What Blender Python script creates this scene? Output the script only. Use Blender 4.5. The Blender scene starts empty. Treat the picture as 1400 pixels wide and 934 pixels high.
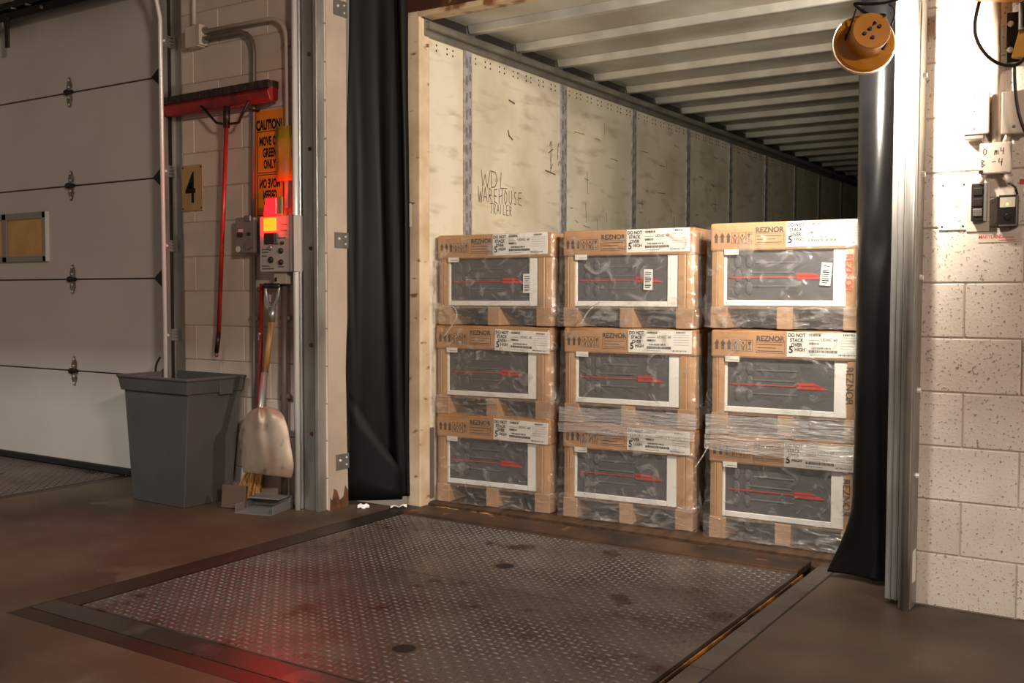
import bpy, bmesh, math, random
from mathutils import Vector, Matrix

random.seed(7)
SC = bpy.context.scene
COL = SC.collection
PI = math.pi

# ------------------------------------------------------------------ camera
CAM_F, CAM_YAW, CAM_PITCH, CAM_ROLL, CAM_H = 1385.03, 0.575055, 0.0454718, 0.0020837, 1.17
_fw = Vector((-math.sin(CAM_YAW)*math.cos(CAM_PITCH), math.cos(CAM_YAW)*math.cos(CAM_PITCH), -math.sin(CAM_PITCH)))
_r = Vector((math.cos(CAM_YAW), math.sin(CAM_YAW), 0)); _u = _r.cross(_fw)
_r, _u = _r*math.cos(CAM_ROLL)+_u*math.sin(CAM_ROLL), -_r*math.sin(CAM_ROLL)+_u*math.cos(CAM_ROLL)
cam_data = bpy.data.cameras.new('camera'); cam = bpy.data.objects.new('camera', cam_data); COL.objects.link(cam)
cam_data.sensor_width = 36; cam_data.lens = CAM_F/1400*36; cam_data.clip_start = .05
cam.matrix_world = Matrix(((_r.x, _u.x, -_fw.x, 0), (_r.y, _u.y, -_fw.y, 0), (_r.z, _u.z, -_fw.z, CAM_H), (0, 0, 0, 1)))
SC.camera = cam

# ------------------------------------------------------------------ world, lights, exposure
world = bpy.data.worlds.new('world'); SC.world = world; world.use_nodes = True
world.node_tree.nodes['Background'].inputs[0].default_value = (1.0, .80, .62, 1)
world.node_tree.nodes['Background'].inputs[1].default_value = .20
SC.view_settings.view_transform = 'Standard'; SC.view_settings.look = 'None'
SC.view_settings.exposure = 0.0; SC.view_settings.gamma = 1; SC.view_settings.use_curve_mapping = False

def area_light(name, loc, target, sx, sy, power, color):
    d = bpy.data.lights.new(name, 'AREA'); d.shape = 'RECTANGLE'; d.size = sx; d.size_y = sy
    d.energy = power; d.color = color
    o = bpy.data.objects.new(name, d); COL.objects.link(o); o.location = loc
    o.rotation_euler = (Vector(target)-Vector(loc)).to_track_quat('-Z', 'Y').to_euler()
    return o
# an added fill, and high-bay fittings of the warehouse behind the photographer
area_light('high_bay_lamp', (-3.6, -2.6, 6.2), (-3.6, 3.0, 0), .9, .35, 235, (1, .97, .92))
area_light('high_bay_lamp', (1.6, -2.6, 6.2), (0.4, 3.0, 0), .9, .35, 115, (1, .97, .92))
area_light('right_fill_lamp', (4.6, -1.6, 3.6), (-4.5, 4.0, 1.6), .7, .3, 290, (1, .80, .66))  # fill added from the right, where the broom's shadow points to light
LAMP_C = Vector((-.897, 3.62, 2.052)); LAMP_A = Vector((-.43, .885, -.14)).normalized()
dl = bpy.data.lights.new('dock_lamp_light', 'AREA'); dl.shape = 'DISK'; dl.size = .12; dl.energy = 80; dl.color = (1, .90, .76)
dlo = bpy.data.objects.new('dock_lamp_light', dl); COL.objects.link(dlo); dlo.location = LAMP_C + LAMP_A*.018
dlo.rotation_euler = LAMP_A.to_track_quat('-Z', 'Y').to_euler()

# ------------------------------------------------------------------ helpers
def W(px, py, Y):
    """world point on the plane y = Y seen at photo pixel (px, py): used to measure the place"""
    d = _fw + _r*((px-700)/CAM_F) - _u*((py-467)/CAM_F)
    return Vector((0, 0, CAM_H)) + d*(Y/d.y)

def srgb(r, g, b):
    f = lambda c: (c/255/12.92) if c/255 <= .04045 else ((c/255+.055)/1.055)**2.4
    return (f(r), f(g), f(b), 1)

MATS = {}
def mat(name, c, rough=.5, metal=0, c2=None, vs=6, vstretch=(1, 1, 1), lo=.4, hi=.65, bump=0, bs=60, bdet=4,
        bstretch=(1, 1, 1), c3=None, s3=20, lo3=.62, hi3=.7, st3=(1, 1, 1), rvar=0, emis=0, spec=.5, tone=0, coat=0, trans=0):
    m = bpy.data.materials.new(name); m.use_nodes = True; MATS[name] = m
    nt = m.node_tree; N = nt.nodes; L = nt.links; b = N['Principled BSDF']
    b.inputs['Base Color'].default_value = c; b.inputs['Roughness'].default_value = rough
    b.inputs['Metallic'].default_value = metal; b.inputs['Specular IOR Level'].default_value = spec
    b.inputs['Coat Weight'].default_value = coat; b.inputs['Transmission Weight'].default_value = trans
    tc = N.new('ShaderNodeTexCoord')
    def noise(scale, stretch, det=5):
        mp = N.new('ShaderNodeMapping'); mp.inputs['Scale'].default_value = stretch; L.new(tc.outputs['Object'], mp.inputs[0])
        if tone:   # every copy gets its own patch of the pattern
            oi = N.new('ShaderNodeObjectInfo'); ml = N.new('ShaderNodeMath'); ml.operation = 'MULTIPLY'; ml.inputs[1].default_value = 61
            cb = N.new('ShaderNodeCombineXYZ'); L.new(oi.outputs['Random'], ml.inputs[0])
            for k in range(3): L.new(ml.outputs[0], cb.inputs[k])
            L.new(cb.outputs[0], mp.inputs['Location'])
        n = N.new('ShaderNodeTexNoise'); n.inputs['Scale'].default_value = scale; n.inputs['Detail'].default_value = det
        L.new(mp.outputs[0], n.inputs['Vector']); return n
    def ramp(n, lo, hi):
        r = N.new('ShaderNodeMapRange'); r.inputs[1].default_value = lo; r.inputs[2].default_value = hi
        L.new(n.outputs['Fac'], r.inputs[0]); return r
    col = None
    if c2:
        f = ramp(noise(vs, vstretch), lo, hi)
        mx = N.new('ShaderNodeMixRGB'); mx.inputs[1].default_value = c; mx.inputs[2].default_value = c2
        L.new(f.outputs[0], mx.inputs[0]); col = mx.outputs[0]
        if rvar:
            rr = N.new('ShaderNodeMapRange'); rr.inputs[3].default_value = rough; rr.inputs[4].default_value = rough+rvar
            L.new(f.outputs[0], rr.inputs[0]); L.new(rr.outputs[0], b.inputs['Roughness'])
    if c3:
        f = ramp(noise(s3, st3, 6), lo3, hi3)
        mx = N.new('ShaderNodeMixRGB'); mx.inputs[2].default_value = c3
        if col: L.new(col, mx.inputs[1])
        else: mx.inputs[1].default_value = c
        L.new(f.outputs[0], mx.inputs[0]); col = mx.outputs[0]
    if tone:
        oi = N.new('ShaderNodeObjectInfo'); rr = N.new('ShaderNodeMapRange')
        rr.inputs[3].default_value = 1-tone; rr.inputs[4].default_value = 1+tone*.6; L.new(oi.outputs['Random'], rr.inputs[0])
        hs = N.new('ShaderNodeHueSaturation'); hs.inputs['Color'].default_value = c
        if col: L.new(col, hs.inputs['Color'])
        L.new(rr.outputs[0], hs.inputs['Value']); col = hs.outputs[0]
    if col: L.new(col, b.inputs['Base Color'])
    if bump:
        bp = N.new('ShaderNodeBump'); bp.inputs['Strength'].default_value = bump; bp.inputs['Distance'].default_value = .01
        L.new(noise(bs, bstretch, bdet).outputs['Fac'], bp.inputs['Height']); L.new(bp.outputs[0], b.inputs['Normal'])
    if emis:
        b.inputs['Emission Color'].default_value = c; b.inputs['Emission Strength'].default_value = emis
    return m

class MB:
    """collects geometry and links it as ONE mesh object"""
    def __init__(s): s.v = []; s.f = []
    def add(s, vs, fs, M=None):
        o = len(s.v)
        s.v += [tuple(M @ Vector(p)) if M else tuple(p) for p in vs]; s.f += [tuple(i+o for i in f) for f in fs]; return s
    def box(s, x0, x1, y0, y1, z0, z1, M=None):
        v = [(x, y, z) for z in (z0, z1) for y in (y0, y1) for x in (x0, x1)]
        return s.add(v, [(0, 2, 3, 1), (4, 5, 7, 6), (0, 1, 5, 4), (2, 6, 7, 3), (0, 4, 6, 2), (1, 3, 7, 5)], M)
    def prism(s, poly, d0, d1, axis='y', M=None):
        n = len(poly)
        P = {'y': lambda a, b, d: (a, d, b), 'x': lambda a, b, d: (d, a, b), 'z': lambda a, b, d: (a, b, d)}[axis]
        v = [P(a, b, d0) for a, b in poly] + [P(a, b, d1) for a, b in poly]
        return s.add(v, [tuple(range(n)), tuple(range(2*n-1, n-1, -1))] + [(i, i+n, (i+1) % n+n, (i+1) % n) for i in range(n)], M)
    def tube(s, pts, r, seg=8, cap=True, smooth=0):
        pts = [Vector(p) for p in pts]
        for _ in range(smooth):
            q = [pts[0]]
            for a, b in zip(pts, pts[1:]): q += [a*.75+b*.25, a*.25+b*.75]
            pts = q+[pts[-1]]
        rs = r if isinstance(r, (list, tuple)) else [r]*len(pts)
        if len(rs) != len(pts): rs = [rs[0]+(rs[-1]-rs[0])*i/(len(pts)-1) for i in range(len(pts))]
        vs = []; fs = []; up = None
        for i, p in enumerate(pts):
            t = (pts[min(i+1, len(pts)-1)]-pts[max(i-1, 0)]).normalized()
            if up is None: up = Vector((0, 0, 1)) if abs(t.z) < .9 else Vector((1, 0, 0))
            a = t.cross(up).normalized(); up = a.cross(t)
            for k in range(seg):
                an = 2*PI*k/seg; vs.append(p+(a*math.cos(an)+up*math.sin(an))*rs[i])
        for i in range(len(pts)-1):
            for k in range(seg): fs.append((i*seg+k, i*seg+(k+1) % seg, (i+1)*seg+(k+1) % seg, (i+1)*seg+k))
        if cap: fs += [tuple(range(seg-1, -1, -1)), tuple(range((len(pts)-1)*seg, len(pts)*seg))]
        return s.add(vs, fs)
    def lathe(s, prof, seg=24, M=None, cap=True):
        vs = []; fs = []
        for r, t in prof:
            for k in range(seg): vs.append((r*math.cos(2*PI*k/seg), r*math.sin(2*PI*k/seg), t))
        n = len(prof)
        for i in range(n-1):
            for k in range(seg): fs.append((i*seg+k, i*seg+(k+1) % seg, (i+1)*seg+(k+1) % seg, (i+1)*seg+k))
        if cap: fs += [tuple(range(seg-1, -1, -1)), tuple(range((n-1)*seg, n*seg))]
        return s.add(vs, fs, M)
    def grid(s, P):
        n = len(P); m = len(P[0])
        return s.add([p for row in P for p in row], [(i*m+j, i*m+j+1, (i+1)*m+j+1, (i+1)*m+j) for i in range(n-1) for j in range(m-1)])
    def ribbon(s, pts, w, M):
        """pen stroke: flat strip of width w along 2-D points, laid in the x-z plane of M"""
        for (x0, y0), (x1, y1) in zip(pts, pts[1:]):
            d = Vector((x1-x0, y1-y0)); l = d.length or 1e-6; d /= l; n = Vector((-d.y, d.x))*w/2; e = d*w*.4
            a = Vector((x0, y0))-e; b = Vector((x1, y1))+e
            s.add([(a.x+n.x, 0, a.y+n.y), (a.x-n.x, 0, a.y-n.y), (b.x-n.x, 0, b.y-n.y), (b.x+n.x, 0, b.y+n.y)], [(0, 1, 2, 3)], M)
        return s
    def mesh(s, name, m, smooth=False):
        me = bpy.data.meshes.new(name); me.from_pydata(s.v, [], s.f); me.materials.append(m); me.update()
        bm = bmesh.new(); bm.from_mesh(me); bmesh.ops.recalc_face_normals(bm, faces=bm.faces); bm.to_mesh(me); bm.free()
        if smooth:
            for p in me.polygons: p.use_smooth = True
        return me
    def build(s, name, m, parent=None, smooth=False, bev=0, kind=None, loc=None, label=None, seg=2):
        o = bpy.data.objects.new(name, s.mesh(name, m, smooth)); COL.objects.link(o)
        if parent: o.parent = parent
        if loc: o.location = loc
        if bev:
            b = o.modifiers.new('bevel', 'BEVEL'); b.width = bev; b.segments = seg; b.limit_method = 'ANGLE'
        if smooth == 'auto' or (smooth and bev): pass
        if kind: o['kind'] = kind
        if label: o['label'] = label
        return o

def tag(o, label, cat, group=None):
    o['label'] = label; o['category'] = cat
    if group: o['group'] = group
    return o
def thing(name, label, cat, loc=(0, 0, 0), rz=0, group=None):
    o = bpy.data.objects.new(name, None); COL.objects.link(o); o.location = loc; o.rotation_euler = (0, 0, rz)
    o.empty_display_size = .1
    return tag(o, label, cat, group)
def struct_empty(name, loc=(0, 0, 0)):
    o = bpy.data.objects.new(name, None); COL.objects.link(o); o.location = loc; o['kind'] = 'structure'; return o
def inst(name, me, parent, loc=(0, 0, 0), rot=(0, 0, 0), bev=0):
    o = bpy.data.objects.new(name, me); COL.objects.link(o); o.parent = parent; o.location = loc; o.rotation_euler = rot
    if bev:
        b = o.modifiers.new('bevel', 'BEVEL'); b.width = bev; b.segments = 1; b.limit_method = 'ANGLE'
    return o
def copy_tree(o, parent=None):
    c = o.copy(); COL.objects.link(c)
    if parent: c.parent = parent
    for ch in list(o.children): copy_tree(ch, c)
    return c

_tx = {}
def text_mesh(body, m, bold=0.0, align='LEFT'):
    k = (body, m.name, bold, align)
    if k not in _tx:
        cu = bpy.data.curves.new('lettering', 'FONT'); cu.body = body; cu.size = 1; cu.offset = bold; cu.align_x = align
        cu.space_line = .95; cu.resolution_u = 3
        o = bpy.data.objects.new('lettering', cu); COL.objects.link(o)
        dg = bpy.context.evaluated_depsgraph_get(); me = bpy.data.meshes.new_from_object(o.evaluated_get(dg))
        me.name = 'lettering'; me.materials.clear(); me.materials.append(m)
        bpy.data.objects.remove(o); bpy.data.curves.remove(cu); _tx[k] = me
    return _tx[k]
def text(name, body, m, parent, loc, size, sx=1.0, bold=0.0, align='LEFT', rot=(PI/2, 0, 0), mirror=False):
    """flat print facing -y by default; the cap height of the font is about 0.7 of size"""
    o = bpy.data.objects.new(name, text_mesh(body, m, bold, align)); COL.objects.link(o); o.parent = parent
    o.location = loc; o.rotation_euler = rot; o.scale = (-size*sx if mirror else size*sx, size, size); return o

STROKES = {'W': [[(0, 1), (.2, 0), (.45, .7), (.7, 0), (.95, 1)]], 'D': [[(.1, 0), (.1, 1), (.5, .9), (.7, .5), (.5, .1), (.05, 0)]],
 'L': [[(.1, 1), (.05, 0), (.75, .05)]], 'A': [[(0, 0), (.4, 1), (.75, 0)], [(.15, .4), (.65, .4)]],
 'R': [[(.1, 0), (.1, 1), (.6, .85), (.55, .55), (.1, .5), (.75, 0)]], 'E': [[(.7, 1), (.1, .95), (.08, .05), (.75, 0)], [(.1, .5), (.6, .52)]],
 'H': [[(.05, 1), (.08, 0)], [(.7, 1), (.68, 0)], [(.05, .5), (.7, .55)]], 'O': [[(.4, 1), (.1, .7), (.1, .25), (.4, 0), (.7, .3), (.68, .75), (.4, 1)]],
 'U': [[(.05, 1), (.1, .2), (.4, 0), (.65, .2), (.68, 1)]], 'S': [[(.65, .9), (.35, 1), (.1, .75), (.6, .35), (.5, .05), (.1, .1)]],
 'T': [[(0, .95), (.8, 1)], [(.42, 1), (.38, 0)]], 'I': [[(.25, 1), (.22, 0)]], 'm': [[(.05, 0), (.08, .6), (.3, .6), (.38, 0), (.4, .5), (.65, .6), (.72, 0)]],
 '4': [[(.15, 1), (.1, .5), (.65, .5)], [(.6, 1), (.55, 0)]], 'B': [[(.1, 0), (.1, 1), (.5, .85), (.12, .52), (.6, .3), (.1, 0)]], '-': [[(.0, .6), (.5, .65)]],
 '2': [[(.1, .8), (.4, 1), (.65, .75), (.1, 0), (.7, .05)]], ' ': []}
def handwriting(mb, s, w, h, pen, M, x=0, z=0, adv=1.05, jit=.05, rise=0):
    for i, ch in enumerate(s):
        ox = x+i*w*adv; oz = z+rise*i*w
        for st in STROKES[ch]:
            mb.ribbon([(ox+w*(a+random.uniform(-jit, jit))*.95, oz+h*(b+random.uniform(-jit, jit))) for a, b in st], pen, M)

# ------------------------------------------------------------------ materials
M_block = mat('painted_block', srgb(214, 200, 186), .55, c2=srgb(200, 185, 171), vs=3, bump=.06, bs=90, tone=.03)
M_blockR = mat('pitted_painted_block', srgb(218, 207, 195), .6, c2=srgb(204, 192, 180), vs=4, c3=srgb(138, 126, 114), s3=95, lo3=.60, hi3=.66, bump=.18, bs=95, tone=.03)
M_mortar = mat('painted_mortar', srgb(186, 172, 158), .7)
M_plaster = mat('painted_return', srgb(200, 182, 164), .55, c2=srgb(184, 166, 148), vs=3, c3=srgb(112, 78, 52), s3=7, lo3=.70, hi3=.74, bump=.1, bs=40)
M_rustfoot = mat('rusty_base', srgb(120, 80, 52), .8, c2=srgb(80, 52, 34), vs=14)
M_shade_slab = mat('shade_slab_grey', srgb(120, 108, 98), .8)
M_conc = mat('stained_concrete', srgb(90, 75, 60), .45, c2=srgb(66, 52, 41), vs=1.3, lo=.38, hi=.62, c3=srgb(104, 94, 78), s3=2.4, lo3=.63, hi3=.72, bump=.04, bs=25, rvar=.12, spec=.3)
M_concL = mat('patched_concrete', srgb(88, 78, 67), .5, c2=srgb(68, 58, 49), vs=5, bump=.15, bs=30)
M_pit = mat('pit_black', srgb(22, 18, 15), .9)
M_deck = mat('worn_steel_deck', srgb(96, 86, 79), .32, .3, c2=srgb(70, 58, 51), vs=2.2, lo=.4, hi=.66, c3=srgb(62, 42, 30), s3=5, lo3=.60, hi3=.68, rvar=.16)
M_lug = mat('worn_tread', srgb(114, 104, 97), .52, .2, c2=srgb(80, 68, 60), vs=2.0, spec=.35, c3=srgb(62, 42, 30), s3=5, lo3=.60, hi3=.68)
M_lip = mat('rusty_lip', srgb(86, 60, 42), .5, .35, c2=srgb(50, 38, 30), vs=4, c3=srgb(150, 98, 52), s3=9, lo3=.64, hi3=.7)
M_frame = mat('dark_smooth_steel', srgb(62, 54, 50), .27, .45, c2=srgb(98, 92, 90), vs=2.2, lo=.55, hi=.62, rvar=.1)
M_frameo = mat('dark_curb_angle', srgb(52, 42, 36), .45, .3, c2=srgb(40, 31, 26), vs=5)
M_orange_edge = mat('orange_edge_paint', srgb(200, 130, 40), .5, c2=srgb(60, 40, 26), vs=6, vstretch=(1, .6, 1), lo=.40, hi=.55)
M_galv = mat('galvanised_steel', srgb(196, 196, 192), .36, .75, c2=srgb(160, 158, 154), vs=9, vstretch=(1, 1, .3), bump=.03, bs=40)
M_galvd = mat('dull_galvanised', srgb(150, 147, 142), .45, .6, c2=srgb(122, 118, 112), vs=7, vstretch=(1, 1, .3))
M_shiny = mat('bright_track_steel', srgb(244, 242, 238), .3, .25)
M_dark = mat('dark_metal', srgb(48, 42, 38), .45, .5)
M_hinge = mat('hinge_steel', srgb(150, 142, 132), .4, .5, c2=srgb(92, 84, 76), vs=30)
M_door = mat('door_skin', srgb(214, 209, 203), .42, c2=srgb(206, 201, 195), vs=1.5, bump=.02, bs=20)
M_winframe = mat('window_plastic', srgb(148, 142, 140), .4)
M_amber = mat('lit_yellowed_pane', srgb(196, 148, 78), .25, c2=srgb(172, 126, 62), vs=5, emis=.06)  # yellowed plastic; its faint glow stands in for lamplight from outdoors
M_rubber = mat('black_rubber', srgb(34, 31, 29), .6)
M_vinyl = mat('black_vinyl', srgb(11, 10, 11), .27, c2=srgb(18, 17, 18), vs=4, bump=.2, bs=8, bdet=6, spec=.5)
M_vinyldull = mat('black_vinyl_dull', srgb(11, 10, 10), .55, c2=srgb(16, 14, 14), vs=3, bump=.15, bs=6, spec=.22)
M_cream = mat('trailer_liner', srgb(226, 218, 198), .45, c2=srgb(206, 196, 172), vs=1.6, vstretch=(1, 1.6, 1.2), c3=srgb(186, 175, 152), s3=3.4, lo3=.54, hi3=.74, st3=(1, 1.2, 4.5), bump=.05, bs=5, bstretch=(1, 1, 5))
M_creampost = mat('scuffed_door_post', srgb(222, 200, 172), .5, c2=srgb(196, 170, 138), vs=5, c3=srgb(130, 94, 64), s3=9, lo3=.63, hi3=.69, st3=(1, 1, 2.5), bump=.12, bs=14, bstretch=(1, 1, 3))
M_rust = mat('rusty_header', srgb(70, 38, 24), .65, .2, c2=srgb(120, 70, 40), vs=7, lo=.5, hi=.7, c3=srgb(180, 150, 118), s3=10, lo3=.68, hi3=.74, bump=.2, bs=30)
M_headlip = mat('cream_header_lip', srgb(206, 180, 144), .55, c2=srgb(130, 84, 48), vs=8, lo=.5, hi=.62)
M_rail = mat('grey_top_rail', srgb(140, 136, 126), .4, .5, c2=srgb(120, 115, 106), vs=5)
M_roof = mat('trailer_roof_skin', srgb(200, 197, 186), .45, .25, c2=srgb(164, 157, 140), vs=1.5, bump=.05, bs=6)
M_bow = mat('roof_bow_steel', srgb(205, 203, 194), .38, .55, c2=srgb(182, 179, 170), vs=5)
M_slotpost = mat('slotted_post_steel', srgb(176, 173, 174), .5, .2, c2=srgb(138, 135, 138), vs=22)
M_slot = mat('slot_paint', srgb(104, 100, 104), .7)
M_ink = mat('black_ink', srgb(28, 25, 22), .75, spec=.2)
M_pencil = mat('marker_ink', srgb(104, 94, 76), .7)
M_brownink = mat('box_print_ink', srgb(74, 54, 44), .7)
M_card = mat('cardboard', srgb(180, 137, 96), .6, c2=srgb(164, 122, 82), vs=5, bump=.05, bs=60, bstretch=(1, 1, 4), tone=.05)
M_card2 = mat('cardboard_post', srgb(182, 141, 100), .55, c2=srgb(166, 125, 86), vs=6)
M_carddk = mat('cardboard_inner', srgb(120, 92, 66), .75, c2=srgb(92, 70, 52), vs=9)
M_white = mat('white_enamel', srgb(228, 226, 218), .35)
M_charcoal = mat('charcoal_panel', srgb(84, 82, 84), .33, c2=srgb(78, 76, 78), vs=3)
M_emboss = mat('charcoal_emboss', srgb(88, 86, 88), .3)
M_redprint = mat('red_panel_print', srgb(184, 54, 46), .4)
M_paper = mat('white_label', srgb(222, 218, 210), .5)
M_grayink = mat('grey_label_ink', srgb(96, 94, 92), .6)
M_can = mat('grey_can_plastic', srgb(80, 78, 77), .42, c2=srgb(74, 72, 71), vs=4, bump=.04, bs=50)
M_redhandle = mat('red_handle', srgb(164, 42, 38), .35, c2=srgb(138, 34, 32), vs=12)
M_redhead = mat('red_broom_block', srgb(146, 36, 36), .5, c2=srgb(104, 28, 28), vs=9, lo=.5, hi=.7)
M_bristle = mat('dark_bristle', srgb(62, 46, 38), .85, c2=srgb(40, 30, 26), vs=60)
M_straw = mat('corn_bristle', srgb(196, 148, 82), .8, c2=srgb(140, 96, 48), vs=40, vstretch=(6, 1, .4))
M_wood = mat('worn_wood', srgb(168, 122, 78), .5, c2=srgb(124, 84, 50), vs=20, vstretch=(3, 3, .3))
M_scoop = mat('worn_scoop_metal', srgb(184, 166, 148), .45, .3, c2=srgb(150, 126, 106), vs=5, c3=srgb(104, 80, 62), s3=7, lo3=.56, hi3=.68, bump=.1, bs=30)
M_signorange = mat('orange_sign', srgb(232, 142, 24), .4)
M_signtan = mat('tan_plate', srgb(178, 148, 98), .45, c2=srgb(166, 134, 86), vs=10)
M_yellowsl = mat('yellow_sleeve', srgb(216, 178, 44), .3, c2=srgb(196, 156, 40), vs=8)
M_greybox = mat('light_grey_enclosure', srgb(196, 186, 178), .4)
M_greybox2 = mat('mid_grey_enclosure', srgb(140, 130, 126), .45, .3)
M_cond = mat('painted_conduit', srgb(186, 172, 158), .45)
M_condg = mat('grey_conduit', srgb(120, 108, 98), .45, .3)
M_redglow = mat('lit_red_lens', (1, .0008, .00003, 1), .3, emis=700)
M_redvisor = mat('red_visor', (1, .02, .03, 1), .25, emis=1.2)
M_marker = mat('red_marker_lens', (1, .05, .08, 1), .3, emis=3)
M_lens = mat('dark_green_lens', srgb(40, 34, 28), .15)
M_knob = mat('black_knob', srgb(36, 30, 28), .35)
M_lampy = mat('yellow_lamp_enamel', srgb(206, 136, 36), .3, c2=srgb(190, 122, 30), vs=8, coat=.3)
M_bulb = mat('bulb_glass', (1, .86, .66, 1), .3, emis=60)
M_cable = mat('black_cable', srgb(26, 24, 24), .45)
M_ochre = mat('ochre_plastic', srgb(206, 156, 70), .4)
M_beige = mat('beige_box', srgb(204, 190, 174), .45)
M_reader = mat('black_reader', srgb(44, 38, 38), .3)
M_screen = mat('pale_screen', srgb(226, 220, 196), .3)
M_led = mat('amber_led', (1, .5, .05, 1), .3, emis=4)
M_redtxt = mat('red_sticker_ink', srgb(214, 60, 50), .5)
M_trailfloor = mat('trailer_floor_wood', srgb(84, 60, 42), .55, c2=srgb(56, 40, 30), vs=6, vstretch=(4, .5, 1))
M_browncard = mat('dark_brown_board', srgb(92, 72, 58), .7)
M_dustpan = mat('grey_pan_plastic', srgb(112, 108, 106), .45)
M_daylight = mat('daylight_white', srgb(246, 246, 242), .35)

def film_mat(name, base, streak, stretch, white):
    m = bpy.data.materials.new(name); m.use_nodes = True; nt = m.node_tree; N = nt.nodes; L = nt.links
    for n in list(N): N.remove(n)
    out = N.new('ShaderNodeOutputMaterial'); tc = N.new('ShaderNodeTexCoord'); oi = N.new('ShaderNodeObjectInfo')
    mp = N.new('ShaderNodeMapping'); mp.inputs['Scale'].default_value = stretch; L.new(tc.outputs['Object'], mp.inputs[0])
    mul = N.new('ShaderNodeMath'); mul.operation = 'MULTIPLY'; mul.inputs[1].default_value = 37; L.new(oi.outputs['Random'], mul.inputs[0])
    cmb = N.new('ShaderNodeCombineXYZ'); L.new(mul.outputs[0], cmb.inputs[0]); L.new(mul.outputs[0], cmb.inputs[2]); L.new(cmb.outputs[0], mp.inputs['Location'])
    n = N.new('ShaderNodeTexNoise'); n.inputs['Scale'].default_value = 9; n.inputs['Detail'].default_value = 5; n.inputs['Distortion'].default_value = 1.6
    L.new(mp.outputs[0], n.inputs['Vector'])
    bp = N.new('ShaderNodeBump'); bp.inputs['Strength'].default_value = .9; bp.inputs['Distance'].default_value = .02; L.new(n.outputs['Fac'], bp.inputs['Height'])
    gl = N.new('ShaderNodeBsdfGlossy'); gl.inputs['Roughness'].default_value = .11; gl.inputs['Color'].default_value = (1, 1, 1, 1); L.new(bp.outputs[0], gl.inputs['Normal'])
    df = N.new('ShaderNodeBsdfDiffuse'); df.inputs['Color'].default_value = (.85, .84, .82, 1); L.new(bp.outputs[0], df.inputs['Normal'])
    tr = N.new('ShaderNodeBsdfTransparent')
    r = N.new('ShaderNodeMapRange'); r.inputs[1].default_value = .56; r.inputs[2].default_value = .76; r.inputs[3].default_value = base; r.inputs[4].default_value = base+streak
    L.new(n.outputs['Fac'], r.inputs[0])
    mg = N.new('ShaderNodeMixShader'); mg.inputs[0].default_value = white; L.new(gl.outputs[0], mg.inputs[1]); L.new(df.outputs[0], mg.inputs[2])
    ms = N.new('ShaderNodeMixShader'); L.new(r.outputs[0], ms.inputs[0]); L.new(tr.outputs[0], ms.inputs[1]); L.new(mg.outputs[0], ms.inputs[2])
    L.new(ms.outputs[0], out.inputs[0]); return m
M_film = film_mat('stretch_film', .12, .55, (1, 1, 1.2), .35)
M_filmcrease = film_mat('creased_stretch_film', .05, .55, (.8, .8, 3.5), .3)
M_filmband = film_mat('bunched_stretch_film', .42, .55, (.5, .5, 7), .6)

# ------------------------------------------------------------------ structure: floor, walls, overhead shade slab
WY = 4.03
fl = MB()
LX0, LX1, LY0, LY1 = -3.56, -1.245, 2.075, 4.44       # pit of the middle leveler
KX0, KX1 = -7.75, -5.58                              # pit of the left leveler
def floor_rect(x0, x1, y0, y1): fl.box(x0, x1, y0, y1, -.12, 0)
floor_rect(-9, KX0, -4, 4.32); floor_rect(KX0, KX1, -4, 2.0); floor_rect(KX1, LX0, -4, 4.32)
floor_rect(LX0, LX1, -4, LY0); floor_rect(LX1, 4, -4, 4.42)
fl.build('floor', M_conc, kind='structure')
MB().box(KX0, LX1, 1.9, 4.44, -.5, -.40).build('trim_1', M_pit, kind='structure')
MB().box(-9, 4, .80, 4.5, 3.37, 3.5).build('shade_slab', M_shade_slab, kind='structure')  # unseen slab added overhead to keep high-bay light off the upper walls

def block_wall(name, x0, x1, rows, zoff, jointsA, jointsB, bm, y=WY, thick=.16):
    w = struct_empty(name)
    o = MB().box(x0+.002, x1-.002, y+.006, y+thick, 0, 3.36).build('mortar', M_mortar, w)
    cache = {}
    for r in range(rows):
        js = [x0]+[j for j in (jointsA if r % 2 == 0 else jointsB) if x0 < j < x1]+[x1]
        z0 = zoff+r*.2032; z1 = z0+.2032; za = max(z0, .0)
        for a, b in zip(js, js[1:]):
            k = (round(b-a, 3), round(z1-za, 3))
            if k not in cache:
                cache[k] = MB().box(0, k[0]-.004, 0, .05, 0, k[1]-.004).mesh('block', bm)
            inst('block', cache[k], w, (a+.002, y+random.uniform(-.0008, .0008), za+.002), bev=.004)
    return w
block_wall('wall_left', -5.0, -3.80, 17, -.028, [-4.844, -4.438, -4.03], [-4.63, -4.225], M_block)
block_wall('wall_right', -.80, 1.2, 17, 0, [-.439, -.033, .373, .779], [-.63, -.224, .182, .588], M_blockR)
MB().box(-3.80, -.80, 4.03, 4.19, 2.93, 3.36).build('wall_back', M_block, kind='structure')
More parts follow.
